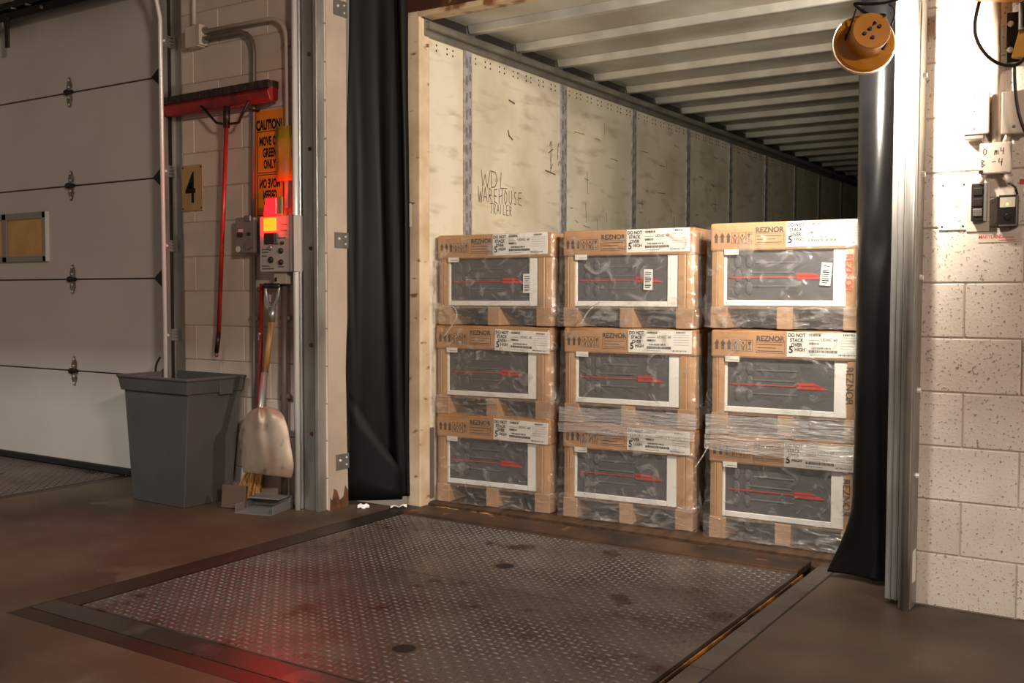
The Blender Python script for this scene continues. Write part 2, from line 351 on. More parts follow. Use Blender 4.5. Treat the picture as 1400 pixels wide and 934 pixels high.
# painted return of the wall at the dock opening, its rusty foot, its steel clips
wl = MB().box(-3.802, -3.797, 4.035, 4.19, 0, 2.93).build('trim_2', M_plaster, kind='structure')
rf = MB()
rf.prism([(4.045, 0), (4.19, 0), (4.19, .085), (4.165, .12), (4.15, .06), (4.12, .045), (4.10, .10), (4.075, .115), (4.06, .05), (4.045, .07)], -3.7968, -3.7955, 'x')
rf.build('rust_stain', M_rustfoot, wl)
for zc in (2.715, 1.468, .255):
    p = MB().box(-3.797, -3.790, 4.09, 4.195, zc-.042, zc+.042).build('clip_plate', M_galvd, wl)
    MB().lathe([(.008, 0), (.006, .006)], 8, Matrix.Translation((-3.790, 4.12, zc+.008)) @ Matrix.Rotation(PI/2, 4, 'Y')) \
        .lathe([(.006, 0), (.005, .004)], 8, Matrix.Translation((-3.790, 4.17, zc-.02)) @ Matrix.Rotation(PI/2, 4, 'Y')) \
        .lathe([(.006, 0), (.005, .004)], 8, Matrix.Translation((-3.790, 4.17, zc+.02)) @ Matrix.Rotation(PI/2, 4, 'Y')).build('bolt', M_shiny, p)

# ------------------------------------------------------------------ door_1: closed sectional door on the left
d1 = struct_empty('door_1'); DY = 4.10
seams = [.045, .657, 1.271, 1.893, 2.508, 3.13]
for a, b in zip(seams, seams[1:]):
    MB().box(-8.2, -5.10, DY, DY+.045, a+.004, b-.004).build('panel', M_door, d1, bev=.006)
MB().box(-8.2, -5.10, DY+.012, DY+.04, .05, 3.12).build('panel_core', M_dark, d1)
MB().box(-8.2, -5.10, DY-.008, DY+.05, .004, .05).build('bottom_seal', M_rubber, d1, bev=.008)
def door_hinge(x, z, edge=False):
    h = MB()
    for s in (1, -1):
        h.prism([(x-.022, z+s*.014), (x+.022, z+s*.014), (x+.027, z+s*.050), (x+.006, z+s*.098), (x-.006, z+s*.098), (x-.027, z+s*.050)], DY-.008, DY, 'y')
    o = h.build('hinge', M_hinge, d1)
    g = MB(); g.tube([(x-.040, DY-.012, z), (x+.040, DY-.012, z)], .013, 8)
    g.prism([(x-.045, z-.012), (x-.02, z-.02), (x-.02, z+.02), (x-.045, z+.012)], DY-.02, DY-.002, 'y')
    g.build('hinge_barrel', M_dark, o)
    b = MB()
    for s in (1, -1):
        for t in (.035, .08): b.lathe([(.007, 0), (.005, -.006)], 8, Matrix.Translation((x, DY-.008, z+s*t)) @ Matrix.Rotation(-PI/2, 4, 'X'))
    b.build('bolt', M_shiny, o)
for z in seams[1:-1]:
    door_hinge(-6.155, z); door_hinge(-7.25, z)
    h = MB().prism([(-5.305, z), (-5.23, z+.055), (-5.16, z+.13), (-5.12, z+.13), (-5.12, z-.13), (-5.16, z-.13), (-5.23, z-.055)], DY-.012, DY, 'y').build('roller_hinge', M_dark, d1)
    MB().tube([(-5.19, DY-.03, z), (-5.02, DY-.10, z)], .011, 8).build('roller_shaft', M_hinge, h)
# vision window in the third section
wf = MB()
wx0, wx1, wz0, wz1 = -7.43, -6.425, 1.395, 1.735
for (a, b, c, d) in ((wx0, wx1, wz1-.045, wz1), (wx0, wx1, wz0, wz0+.04), (wx0, wx0+.045, wz0, wz1), (wx1-.045, wx1, wz0, wz1), (-6.955, -6.90, wz0, wz1)):
    wf.box(a, b, DY-.022, DY, c, d)
wfo = wf.build('window_frame', M_winframe, d1, bev=.004)
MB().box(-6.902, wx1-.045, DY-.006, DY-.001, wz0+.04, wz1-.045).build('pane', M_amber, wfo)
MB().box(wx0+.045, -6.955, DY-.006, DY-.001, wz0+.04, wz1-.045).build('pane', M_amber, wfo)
MB().box(wx1-.002, wx1+.006, DY-.026, DY, wz0, wz1).build('frame_edge', M_white, wfo)

# door head rail with the bracket that hangs from it
hr = thing('door_head_rail', 'dark steel rail across the top of the white sectional door', 'rail', (-6.6, 4.04, 3.03))
MB().box(-1.6, 1.45, -.05, -.02, -.002, .058).box(-1.6, 1.45, -.02, .04, .045, .058).build('rail_angle', M_dark, hr, bev=.004)
MB().box(-1.6, 1.45, -.06, .0, .075, .12).build('rubber_lip', M_rubber, hr, bev=.006)
MB().box(-.095, -.055, -.065, -.05, -.185, .01).box(-.105, -.045, -.075, -.05, -.01, .02).build('hanging_strap', M_dark, hr, bev=.003)
MB().box(-1.2, -.11, -.07, -.03, -.045, -.008).build('grey_cover', M_galvd, hr, label='light grey cover strip below the rail', bev=.004)
for bx in (.32, .95): MB().lathe([(.014, 0), (.01, -.012)], 8, Matrix.Translation((bx, -.05, .03)) @ Matrix.Rotation(-PI/2, 4, 'X')).build('bolt', M_galv, hr)
MB().box(-8.2, -5.0, 4.03, 4.19, 3.13, 3.36).build('wall_front', M_block, kind='structure')
for wxx in (-6.62, -6.45):
    tag(MB().tube([(wxx, 4.0, 3.10), (wxx, 4.0, 3.35)], .02, 10).build('conduit_stub', M_cond), 'cream conduit stub rising above the left door rail, %s' % ('left one' if wxx < -6.5 else 'right one'), 'conduit', 'conduit stubs above the door rail')

# vertical track of the left door
tk = thing('door_track', 'bright galvanised vertical track beside the white sectional door', 'track', (-5.0, 3.95, 0))
MB().box(-.004, .0, -.03, .085, .06, 3.1).box(-.004, .055, .072, .078, .06, 3.1).build('track_angle', M_galvd, tk)
MB().box(-.05, .0, .02, .026, .06, 3.1).build('track_channel', M_dark, tk)
MB().box(.0, .0015, .018, .042, .06, 3.1).build('track_slot', M_dark, tk)
MB().tube([(.016, -.035, .06), (.006, -.035, 2.78), (-.02, -.05, 2.95), (-.06, -.09, 3.1)], .0125, 10).build('track_edge', M_shiny, tk, smooth=True)
for z in (.93, 1.46, 1.90, 2.66):
    b = MB().box(.0, .006, -.02, .06, z-.035, z+.035)
    for k in range(4): b.box(.006, .014, .01+.0, .058, z-.033+k*.019, z-.024+k*.019)
    b = b.build('track_bracket', M_galvd, tk)
    MB().lathe([(.009, 0), (.007, .008)], 8, Matrix.Translation((.006, -.012, z)) @ Matrix.Rotation(PI/2, 4, 'Y')).build('bolt', M_shiny, b)
MB().tube([(-.05, -.03, .60), (-.06, -.05, .66), (-.06, -.05, .75), (-.04, -.03, .80)], .007, 6, smooth=2).build('lift_handle', M_dark, tk)

# tracks either side of the dock opening
tl = thing('dock_door_track', 'galvanised door track post left of the trailer opening', 'track', (-3.96, 3.98, 0))
MB().box(.03, .128, .01, .05, 0, 2.95).build('track_web', M_galvd, tl)
MB().tube([(.004, -.02, 0), (.004, -.02, 2.95)], .0155, 10).build('track_edge', M_shiny, tl, smooth=True)
MB().box(-.012, .024, -.006, .05, 0, 2.95).build('track_channel', M_galv, tl, bev=.006)
MB().box(.128, .152, -.01, .05, 0, 2.95).build('corner_angle', M_galv, tl, bev=.003)
for z in (.42, .9, 1.42, 1.95, 2.45):
    MB().lathe([(.012, 0), (.009, -.008)], 8, Matrix.Translation((.085, .01, z)) @ Matrix.Rotation(-PI/2, 4, 'X')).build('bolt', M_rust, tl)
MB().box(-.055, -.03, .02, .05, .40, .95).build('mounting_strip', M_galvd, tl)

tr = thing('dock_door_track', 'wide galvanised door track and jamb plate right of the trailer opening', 'track', (-.84, 3.98, 0))
MB().box(-.04, .012, -.01, .05, .02, 2.95).build('jamb_plate', M_galv, tr, bev=.003)
MB().box(-.004, .004, -.016, -.01, .02, 2.95).box(-.022, -.018, -.014, -.01, .02, 2.95).build('plate_rib', M_galvd, tr)
MB().box(.016, .062, -.05, .05, 0, 2.95).build('track_web', M_galvd, tr, bev=.004)
MB().tube([(.042, -.055, 0), (.042, -.055, 2.95)], .016, 10).build('track_edge', M_galv, tr, smooth=True)
for z in (.5, .82, 1.24, 1.62, 1.98):
    MB().lathe([(.011, 0), (.009, .012)], 8, Matrix.Translation((.062, .0, z)) @ Matrix.Rotation(PI/2, 4, 'Y')).build('bolt', M_shiny, tr)
MB().box(.062, .064, -.03, .02, .10, .22).build('paper_tag', M_paper, tr)

# ------------------------------------------------------------------ black dock shelter curtains
lc = thing('dock_curtain', 'black vinyl dock shelter curtain left of the trailer', 'curtain', (-3.7, 4.3, 0))
path = [(-.10, -.11), (-.085, -.075), (-.055, -.055), (-.045, -.005), (-.02, .05), (.0, .075), (.035, .085), (.075, .10), (.105, .115), (.135, .10), (.142, .135), (.13, .17)]
P = []
for i in range(25):
    z = .035+2.95*i/24; row = []
    for j, (a, b) in enumerate(path):
        k = 1+.25*math.sin(j*2.3+z*1.7)
        fl_ = .02*max(0, 1-z/.7)*math.sin(j*1.9)
        row.append((a+.006*math.sin(z*3+j)+fl_, b*k+.008*math.sin(z*2.1+j*1.3)-fl_, z))
    P.append(row)
o = MB().grid(P).build('curtain_sheet', M_vinyldull, lc, smooth=True)
s = o.modifiers.new('thick', 'SOLIDIFY'); s.thickness = .004
s = o.modifiers.new('sub', 'SUBSURF'); s.levels = 1; s.render_levels = 1
fp = MB().grid([[(-.095+.23*u, -.112+.19*u-.018*math.sin(u*PI)*(1-v), .03+.62*v*(1-.75*u)) for u in (0, .2, .4, .6, .8, 1)] for v in (0, .25, .5, .75, 1)]).build('bottom_flap', M_vinyldull, lc, smooth=True)
fp.modifiers.new('thick', 'SOLIDIFY').thickness = .004
for i, (a, b, sx) in enumerate(((545, 684, .055), (497, 688, .04))):  # white slips standing in for daylight through the gap below the curtain
    p = W(a, b, 4.30 if i == 0 else 4.19)
    m = MB()
    m.grid([[(sx*(u-.5)*1.6, .03*(v-.5), .004+.012*((u*7+v*5+i) % 2 > 1)+.006*math.sin(u*9)) for u in (0, .25, .5, .75, 1)] for v in (0, .5, 1)])
    o = m.build('daylight_patch', M_daylight, loc=(p.x, p.y, .003)); o.rotation_euler = (.2, 0, .7)
    o.modifiers.new('thick', 'SOLIDIFY').thickness = .002
    tag(o, ('larger' if i == 0 else 'smaller, left')+' white patch standing in for daylight under the left black curtain', 'daylight gap', 'daylight patches under the black curtain')

rc = thing('dock_curtain', 'black vinyl dock curtain hanging rolled at the right of the trailer opening', 'curtain', (-1.0, 4.26, 0))
P = []
for i in range(41):
    z = .02+2.93*i/40; row = []
    flare = max(0, 1-z/.30)**1.3
    dent = math.exp(-((z-1.38)/.055)**2)
    for j in range(19):
        a = PI*.98-(PI*1.25)*j/18 + PI*.16
        r = .078+.004*math.sin(3*a+z*2.3)
        x = r*math.cos(a)*1.0; y = -r*math.sin(a)*.9
        x += -.09*flare*(.5-.5*math.cos(a*1.0)) + .020*math.sin(6*a+z*2.5)*flare
        y += -.03*flare*math.sin(a*2.5)
        y += .030*dent*math.exp(-((a-1.35)/.45)**2) - .012*math.exp(-((z-1.44)/.03)**2)*math.exp(-((a-1.2)/.6)**2)
        y += .004*math.sin(z*11+a*4)*max(0, 1-abs(z-1.3)/.6)
        row.append((x, y, z))
    P.append(row)
o = MB().grid(P).build('curtain_sheet', M_vinyl, rc, smooth=True)
o.modifiers.new('thick', 'SOLIDIFY').thickness = .004
s = o.modifiers.new('sub', 'SUBSURF'); s.levels = 1; s.render_levels = 1

# ------------------------------------------------------------------ dock levelers
def leveler_lugs(x0, x1, y0, y1, z, pitch, skip=()):
    mb = MB(); j = 0; y = y0+pitch/2
    L_, w_, h_ = pitch*.46, pitch*.17, .0035
    while y < y1-pitch/3:
        x = x0+pitch/2; i = 0
        while x < x1-pitch/3:
            if not any((x-sx)**2+(y-sy)**2 < .05**2 for sx, sy in skip):
                a, b = ((L_, w_) if (i+j) % 2 else (w_, L_))
                mb.add([(x-a, y, z), (x, y-b, z), (x+a, y, z), (x, y+b, z), (x-a*.5, y, z+h_), (x, y-b*.5, z+h_), (x+a*.5, y, z+h_), (x, y+b*.5, z+h_)],
                       [(4, 5, 6, 7), (0, 1, 5, 4), (1, 2, 6, 5), (2, 3, 7, 6), (3, 0, 4, 7)])
            x += pitch; i += 1
        y += pitch; j += 1
    return mb
lv = thing('dock_leveler', 'diamond plate dock leveler in the floor before the loaded trailer', 'dock leveler', (0, 0, 0))
X0, X1, Y0, Y1 = -3.41, -1.285, 2.285, 4.20
holes = [(-2.383, 3.622), (-2.097, 2.581)]
dk = MB().box(X0, X1, Y0, Y1, -.03, 0).build('deck_plate', M_deck, lv)
leveler_lugs(X0, X1, Y0, Y1, 0, .0315, holes).build('tread_lug', M_lug, lv, kind='stuff')
for hx, hy in holes:
    MB().lathe([(.040, 0), (.030, .0012)], 20, Matrix.Translation((hx, hy, .0005))).build('lift_hole', M_pit, lv)
MB().box(X0, X1, Y1+.006, 4.40, -.02, .012).build('lip_plate', M_lip, lv, bev=.005)
MB().tube([(X0, Y1+.003, -.006), (X1, Y1+.003, -.006)], .012, 8).build('hinge_rod', M_lip, lv)
MB().box(LX0, LX1, 2.165, Y0-.010, -.05, -.001).build('rear_frame', M_frame, lv)
MB().box(LX0, LX1, LY0+.0, 2.158, -.05, .001).build('curb_angle', M_frameo, lv, bev=.003)
MB().box(LX0, X0-.014, Y0-.008, 4.40, -.05, -.001).build('side_curb', M_frameo, lv)
MB().box(X1+.018, X1+.024, 2.3, 4.2, -.05, -.001).build('side_edge', M_orange_edge, lv, label='steel edge with worn orange paint')
MB().box(-2.9, -1.3, Y1-.87, Y1-.868, .0002, .0008).build('weld_seam', M_pit, lv)
cs = thing('curb_strip', 'grey patched concrete strip along the right edge of the middle dock leveler', 'curb strip', (0, 0, 0))
sy = [2.05, 2.62, 2.95, 3.36, 3.72, 4.06, 4.36]
# strip sits on the slab edge between leveler and floor joint
for a, b in zip(sy, sy[1:]):
    MB().box(LX1+.003, -1.165, a+.004, b-.004, -.01, .0025).build('concrete_patch', M_concL, cs, bev=.001)
MB().box(-1.163, -1.158, 2.05, 4.36, -.005, .0006).build('joint', M_pit, cs)

lv2 = thing('dock_leveler', 'diamond plate dock leveler before the closed white door, cut by the left frame edge', 'dock leveler', (0, 0, 0))
MB().box(-7.68, -5.66, 2.08, 4.12, -.03, 0).build('deck_plate', M_deck, lv2)
leveler_lugs(-7.68, -5.66, 2.6, 4.10, 0, .034).build('tread_lug', M_lug, lv2, kind='stuff')
MB().box(-5.645, -5.59, 2.02, 4.12, -.05, -.001).build('side_curb', M_frameo, lv2)

# ------------------------------------------------------------------ semi trailer
tt = thing('semi_trailer', 'open cream-lined semi trailer backed to the dock, roof bows overhead', 'trailer', (-2.27, 4.45, 0))
TX0, TX1, TY0, TY1, TZ = -1.23, 1.27, .0, 12.6, 2.655     # local
def L_(x, y, z): return Vector((x+2.27, y-4.45, z))
posts = [4.905, 6.03, 7.11, 8.16, 9.16, 10.16, 11.13, 12.05, 13.0, 14.0, 15.0, 16.0]
ys = [4.52]+posts+[17.0]
for i, (a, b) in enumerate(zip(ys, ys[1:])):
    p = MB().box(TX0-.03, TX0, a-4.45+.0005, b-4.45-.0005, .0, TZ).build('wall_panel', M_cream, tt)
    if i < 8:
        rv = MB(); y = a-4.45+.09; k = 0
        while y < b-4.45-.05:
            for z in (2.575, 2.545):
                rv.box(TX0-.0005, TX0+.003, y-.004, y+.004, z-.005, z+.005)
            y += .055 if k % 2 else .10; k += 1
        rv.build('rivet_row', M_dark, p, kind='stuff')
    if i == 1:
        hb = MB(); Mw = Matrix.Translation((TX0+.001, 0, 0)) @ Matrix.Rotation(PI/2, 4, 'Z')
        handwriting(hb, 'WDL', .10, .10, .006, Mw, 5.055-4.45, 1.83, adv=1.02)
        handwriting(hb, 'WAREHOUSE', .055, .085, .006, Mw, 5.02-4.45, 1.735, adv=1.02, rise=.02)
        handwriting(hb, 'TRAILER', .036, .062, .005, Mw, 5.15-4.45, 1.672, adv=1.0)
        hb.build('handwriting', M_pencil, p, kind='stuff')
        sk = MB()
        for (y0, z0, s) in ((5.86, 2.02, 1), (5.95, 2.05, .8)):
            for t in range(4): sk.ribbon([(y0-4.45+random.uniform(-.02, .02), z0+.05*t*s), (y0-4.45+random.uniform(.01, .05), z0+.05*t*s+.03)], .008, Mw)
        sk.ribbon([(5.80-4.45, 2.0), (5.93-4.45, 1.985)], .01, Mw).ribbon([(5.87-4.45, 1.99), (5.875-4.45, 2.2)], .007, Mw)
        sk.ribbon([(5.35-4.45, 2.2), (5.36-4.45, 2.17), (5.40-4.45, 2.15)], .012, Mw).ribbon([(5.36-4.45, 2.39), (5.42-4.45, 2.38)], .012, Mw)
        sk.build('scuff_mark', M_pencil, p, kind='stuff')
    elif i in (2, 3, 4):
        sk = MB(); Mw = Matrix.Translation((TX0+.001, 0, 0)) @ Matrix.Rotation(PI/2, 4, 'Z')
        for t in range(14):
            y0 = random.uniform(a+.1, b-.25)-4.45; z0 = random.uniform(1.55, 2.45)
            if t % 3: sk.ribbon([(y0, z0), (y0+random.uniform(.03, .16), z0+random.uniform(-.02, .01))], .005, Mw)
            else: sk.ribbon([(y0, z0), (y0+.01, z0-random.uniform(.05, .16))], .005, Mw)
        sk.build('scuff_mark', M_pencil, p, kind='stuff')
for y in posts:
    p = MB().box(TX0, TX0+.012, y-.04-4.45, y+.04-4.45, 0, 2.62).build('logistic_post', M_slotpost, tt, bev=.003)
    if y < 11:
        s = MB(); z = .2
        while z < 2.55:
            s.box(TX0+.0115, TX0+.0128, y-.022-4.45, y-.010-4.45, z, z+.055).box(TX0+.0115, TX0+.0128, y+.012-4.45, y+.024-4.45, z+.03, z+.07); z += .10
        s.build('slot', M_slot, p, kind='stuff')
MB().box(TX1, TX1+.03, .0, TY1, 0, TZ).build('right_wall', M_cream, tt)
MB().box(TX0, TX1, TY1-.03, TY1, 0, TZ+.08).build('nose_wall', M_cream, tt)
MB().box(TX0-.03, TX1+.03, .03, TY1, TZ+.085, TZ+.10).build('roof_skin', M_roof, tt)
MB().box(TX0, TX0+.055, .03, TY1, 2.635, 2.675).box(TX0, TX0+.022, .03, TY1, 2.60, 2.735).build('top_rail', M_rail, tt, bev=.006)
MB().box(TX1-.055, TX1, .03, TY1, 2.62, 2.735).build('top_rail', M_rail, tt, bev=.006)
y = 4.36+.04
k = 0
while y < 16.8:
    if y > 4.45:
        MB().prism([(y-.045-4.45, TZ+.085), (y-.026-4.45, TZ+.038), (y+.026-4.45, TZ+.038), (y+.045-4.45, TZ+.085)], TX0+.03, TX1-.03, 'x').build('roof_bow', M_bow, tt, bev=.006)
    MB().box(TX0+.0222, TX0+.0262, y+.05-4.45, y+.462-4.45, 2.690, 2.734).build('gap_shade', M_rubber, tt)  # dark strip painting in the shade between rail and roof
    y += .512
MB().box(TX0-.03, TX1+.03, .06, TY1, -.06, -.002).build('trailer_floor', M_trailfloor, tt)
MB().box(TX0-.03, TX1+.03, -.045, .06, -.10, -.012).build('rear_sill', M_lip, tt, bev=.006)
rp = MB().box(TX0-.085, TX0+.015, -.01, .08, -.08, 2.74).build('rear_post', M_creampost, tt, bev=.008)
MB().box(TX0-.002, TX0+.012, .08, .12, .02, .42).build('scuff_plate', M_galvd, rp)
MB().box(TX1-.015, TX1+.085, -.01, .08, -.08, 2.74).build('rear_post', M_creampost, tt, bev=.008)
hd = MB().box(TX0-.13, TX1+.1, -.02, .06, 2.725, 3.02).build('rear_header', M_rust, tt, bev=.008)
MB().box(TX0-.0, TX1, -.01, .09, 2.695, 2.725).build('header_lip', M_headlip, tt, bev=.004)
ml = W(548, 6, 4.42)
MB().lathe([(.010, 0), (.008, -.008)], 12, Matrix.Translation(ml-Vector((-2.27, 4.45, 0))) @ Matrix.Rotation(-PI/2, 4, 'X')).build('marker_light', M_marker, hd)
MB().box(TX0-.082, TX0-.045, -.0125, -.011, 1.55, 1.68).build('faded_sticker', M_paper, rp)
# straw left on the sill
st = MB()
for i in range(34):
    x = random.uniform(0, .42)**1.3*1.1; y = random.uniform(-.02, .02); an = random.uniform(-.5, .5); l = random.uniform(.02, .06)
    st.tube([(x, y, .004), (x+l*math.cos(an), y+l*math.sin(an)*.6, .005)], .0028, 4)
o = st.build('straw_litter', M_straw, loc=(-3.39, 4.44, -.006)); o['kind'] = 'stuff'; tag(o, 'yellow straw scraps on the trailer sill below the left stack', 'straw')

# ------------------------------------------------------------------ crated heaters
BW, BH, BD = .725, .505, .86
h = BW/2
pr = thing('heater_crate', '', 'crate', (0, 0, 0), 0, 'crated heaters stacked in the trailer')
cap = MB().box(-h, h, 0, BD, .368, BH-.004).build('cardboard_cap', M_card, pr, bev=.010)
# cap prints
ar = MB()
for k in range(3):
    x = -h+.030+k*.030; z = .408
    ar.prism([(x-.007, z), (x+.007, z), (x+.007, z+.026), (x+.012, z+.026), (x, z+.048), (x-.012, z+.026), (x-.007, z+.026)], -.0008, -.0002, 'y')
ar.build('up_arrow', M_brownink, cap)
sy_ = MB(); Mx = Matrix.Translation((0, -.0008, 0))
for k in range(2):
    x = -h+.122+k*.036; z = .402
    sy_.ribbon([(x-.016, z), (x+.016, z), (x+.016, z+.052), (x-.016, z+.052), (x-.016, z)], .0016, Mx)
    sy_.prism([(x-.004, z+.034), (x, z+.030), (x+.004, z+.034), (x+.004, z+.042), (x, z+.046), (x-.004, z+.042)], -.0008, -.0002, 'y')
    sy_.ribbon([(x-.011, z+.032), (x-.004, z+.02), (x-.003, z+.006)], .004, Mx).ribbon([(x+.011, z+.032), (x+.004, z+.02), (x+.003, z+.006)], .004, Mx)
x = -h+.190
sy_.ribbon([(x-.013, .402), (x+.013, .402), (x+.013, .454), (x-.013, .454), (x-.013, .402)], .0016, Mx)
sy_.prism([(x-.008, .448), (x+.008, .448), (x+.005, .434), (x, .429), (x-.005, .434)], -.0008, -.0002, 'y')
sy_.ribbon([(x, .43), (x, .412)], .002, Mx).ribbon([(x-.007, .411), (x+.007, .411)], .003, Mx)
sy_.build('handling_symbol', M_brownink, cap)
text('brand_print', 'REZNOR', M_brownink, cap, (-h+.222, -.0008, .452), .034, .98, .04)
tb = MB()
tb.ribbon([(-h+.222, .396), (-h+.355, .396), (-h+.355, .446), (-h+.222, .446), (-h+.222, .396)], .0016, Mx)
for z, l in ((.435, .115), (.420, .085), (.405, .118)):
    tb.ribbon([(-h+.229, z), (-h+.229+l, z)], .0035, Mx)
tb.build('text_panel', M_brownink, cap)
# shipping label
lb = MB().box(.004, .340, -.0022, -.0006, .382, .498).build('shipping_label', M_paper, pr)
text('label_lettering', 'DO NOT\nSTACK\nOVER', M_ink, lb, (.049, -.003, .474), .0235, .84, .035, 'CENTER')
text('label_lettering', '5', M_ink, lb, (.013, -.003, .400), .045, .9, .035)
text('label_lettering', 'HIGH', M_ink, lb, (.040, -.003, .409), .0215, .9, .03)
text('label_lettering', 'UDXC 60', M_ink, lb, (.158, -.003, .457), .018, 1.0, .006)
bc = MB()
def bars(x, z, l, hh, dens):
    xx = x
    while xx < x+l:
        w_ = random.choice((.0012, .002, .003)); bc.box(xx, xx+w_, -.0030, -.0021, z, z+hh); xx += w_+random.uniform(.001, .003)*dens
bars(.105, .478, .052, .011, 1); bars(.105, .440, .042, .010, 1); bars(.118, .420, .085, .0085, 1.2); bars(.105, .403, .125, .012, .9); bars(.238, .392, .075, .006, 1.4)
bars(.258, .482, .05, .009, 1.3)
bc.build('barcode', M_ink, lb)
fp = MB()
for k in range(5): fp.box(.245, .325, -.0028, -.0021, .474-k*.0125, .4752-k*.0125)
fp.box(.105, .170, -.0028, -.0021, .493, .4945).box(.105, .15, -.0028, -.0021, .459, .461).box(.105, .18, -.0028, -.0021, .392, .394)
fp.build('fine_print', M_grayink, lb)
# posts, heater, pallet
pm = [(0, .008), (.026, 0), (.030, .005), (.034, 0), (.060, .004), (.060, .014), (.012, .018), (.012, .07), (0, .07)]
for sx, w_ in ((-1, 1.0), (1, 1.35)):
    MB().prism([(sx*(h-.006-a*w_), b+.004) for a, b in pm], .100, .368, 'z').build('corner_post', M_card2, pr)
    MB().prism([(sx*(h-.006-a*w_), BD-.004-b) for a, b in pm], .100, .368, 'z').build('corner_post', M_card2, pr)
MB().box(-h+.05, h-.06, .030, BD-.03, .104, .372).build('heater_casing', M_white, pr, bev=.004)
fr = MB(); fx0, fx1, fz0, fz1 = -h+.078, h-.146, .135, .372
fr.box(fx0-.014, fx0, .014, .032, .108, fz1).box(fx1, fx1+.058, .014, .032, .108, fz1).box(fx0, fx1, .014, .032, .108, fz0)
fr.build('face_frame', M_white, pr, bev=.003)
sp = MB().box(fx0, fx1, .022, .034, fz0, fz1).build('side_panel', M_charcoal, pr)
fw_ = fx1-fx0; fh_ = fz1-fz0
em = MB()
for c in (.105, .215):
    for r_ in range(3):
        x = fx0+fw_*c; z = fz1-.055-.064*r_
        em.lathe([(.019, 0), (.016, .0018), (.009, .0032), (.0, .0038)], 14, Matrix.Translation((x, .022, z)) @ Matrix.Rotation(PI/2, 4, 'X') @ Matrix.Diagonal((1, 1.65, 1, 1)))
em.build('emboss', M_emboss, sp, smooth=True)
rb = MB()
for z, x0, x1 in ((.74, .28, .66), (.54, .20, .64), (.27, .25, .66)):
    zz = fz0+fh_*z; rb.prism([(.022, zz-.006), (.0185, zz-.001), (.0185, zz+.001), (.022, zz+.006)], fx0+fw_*x0, fx0+fw_*x1, 'x')
rb.build('panel_rib', M_emboss, sp)
rd = MB()
ax = lambda u: fx0+fw_*u
az = lambda v: fz0+fh_*v
rd.prism([(ax(.02), az(.455)), (ax(.05), az(.44)), (ax(.66), az(.445)), (ax(.66), az(.465)), (ax(.05), az(.468))], .0178, .0186, 'y')
rd.prism([(ax(.665), az(.475)), (ax(.665), az(.53)), (ax(.82), az(.53)), (ax(.88), az(.475))], .0178, .0186, 'y')
rd.prism([(ax(.665), az(.405)), (ax(.665), az(.462)), (ax(.895), az(.462)), (ax(.95), az(.42)), (ax(.92), az(.405))], .0178, .0186, 'y')
rd.build('arrow_print', M_redprint, sp)
tg = MB().box(-h+.072, -h+.142, -.0022, .0, .350, .376).build('white_tag', M_paper, pr)
MB().box(-.045+.01, .01, -.0028, -.0021, .358, .360, Matrix.Translation((-h+.128, 0, 0))).build('fine_print', M_grayink, tg)
for x, w_ in ((-h+.004, .082), (-.036, .074), (h-.096, .092)):
    MB().box(x, x+w_, .002, BD-.002, .0, .102).build('foot', M_card2, pr, bev=.003)
MB().box(-h+.006, h-.006, .012, BD-.012, .094, .106).build('pallet_deck', M_carddk, pr)
MB().box(-h+.02, h-.02, .30, .32, .0, .094).build('inner_board', M_carddk, pr)
# stretch wrap: a crumpled sheet round the front and sides
def film(seed, amp, z0, z1, bulge, nz=15):
    rnd = random.Random(seed); P = []
    xs = [(-h-.012, .40), (-h-.013, .20), (-h-.014, .06), (-h-.010, -.010)]
    n = 22; xs += [(-h+2*h*i/n, -.014) for i in range(1, n)]
    xs += [(h+.010, -.010), (h+.014, .06), (h+.013, .20), (h+.012, .40)]
    for i in range(nz):
        z = z0+(z1-z0)*i/(nz-1); row = []
        for j, (x, y) in enumerate(xs):
            a = amp*(1 if z < .36 else .45)
            bl = bulge*math.exp(-((z-.10)/.06)**2)
            ox = (-1 if x < -h+.01 else 1 if x > h-.01 else 0)*(bl+rnd.uniform(0, a)); oy = -(rnd.uniform(0, a)) if abs(x) <= h+.011 else 0
            row.append((x+ox, y+oy, z+rnd.uniform(-.004, .004)))
        P.append(row)
    return MB().grid(P)
film(1, .009, .006, .485, .018).build('stretch_wrap', M_film, pr, smooth=True)

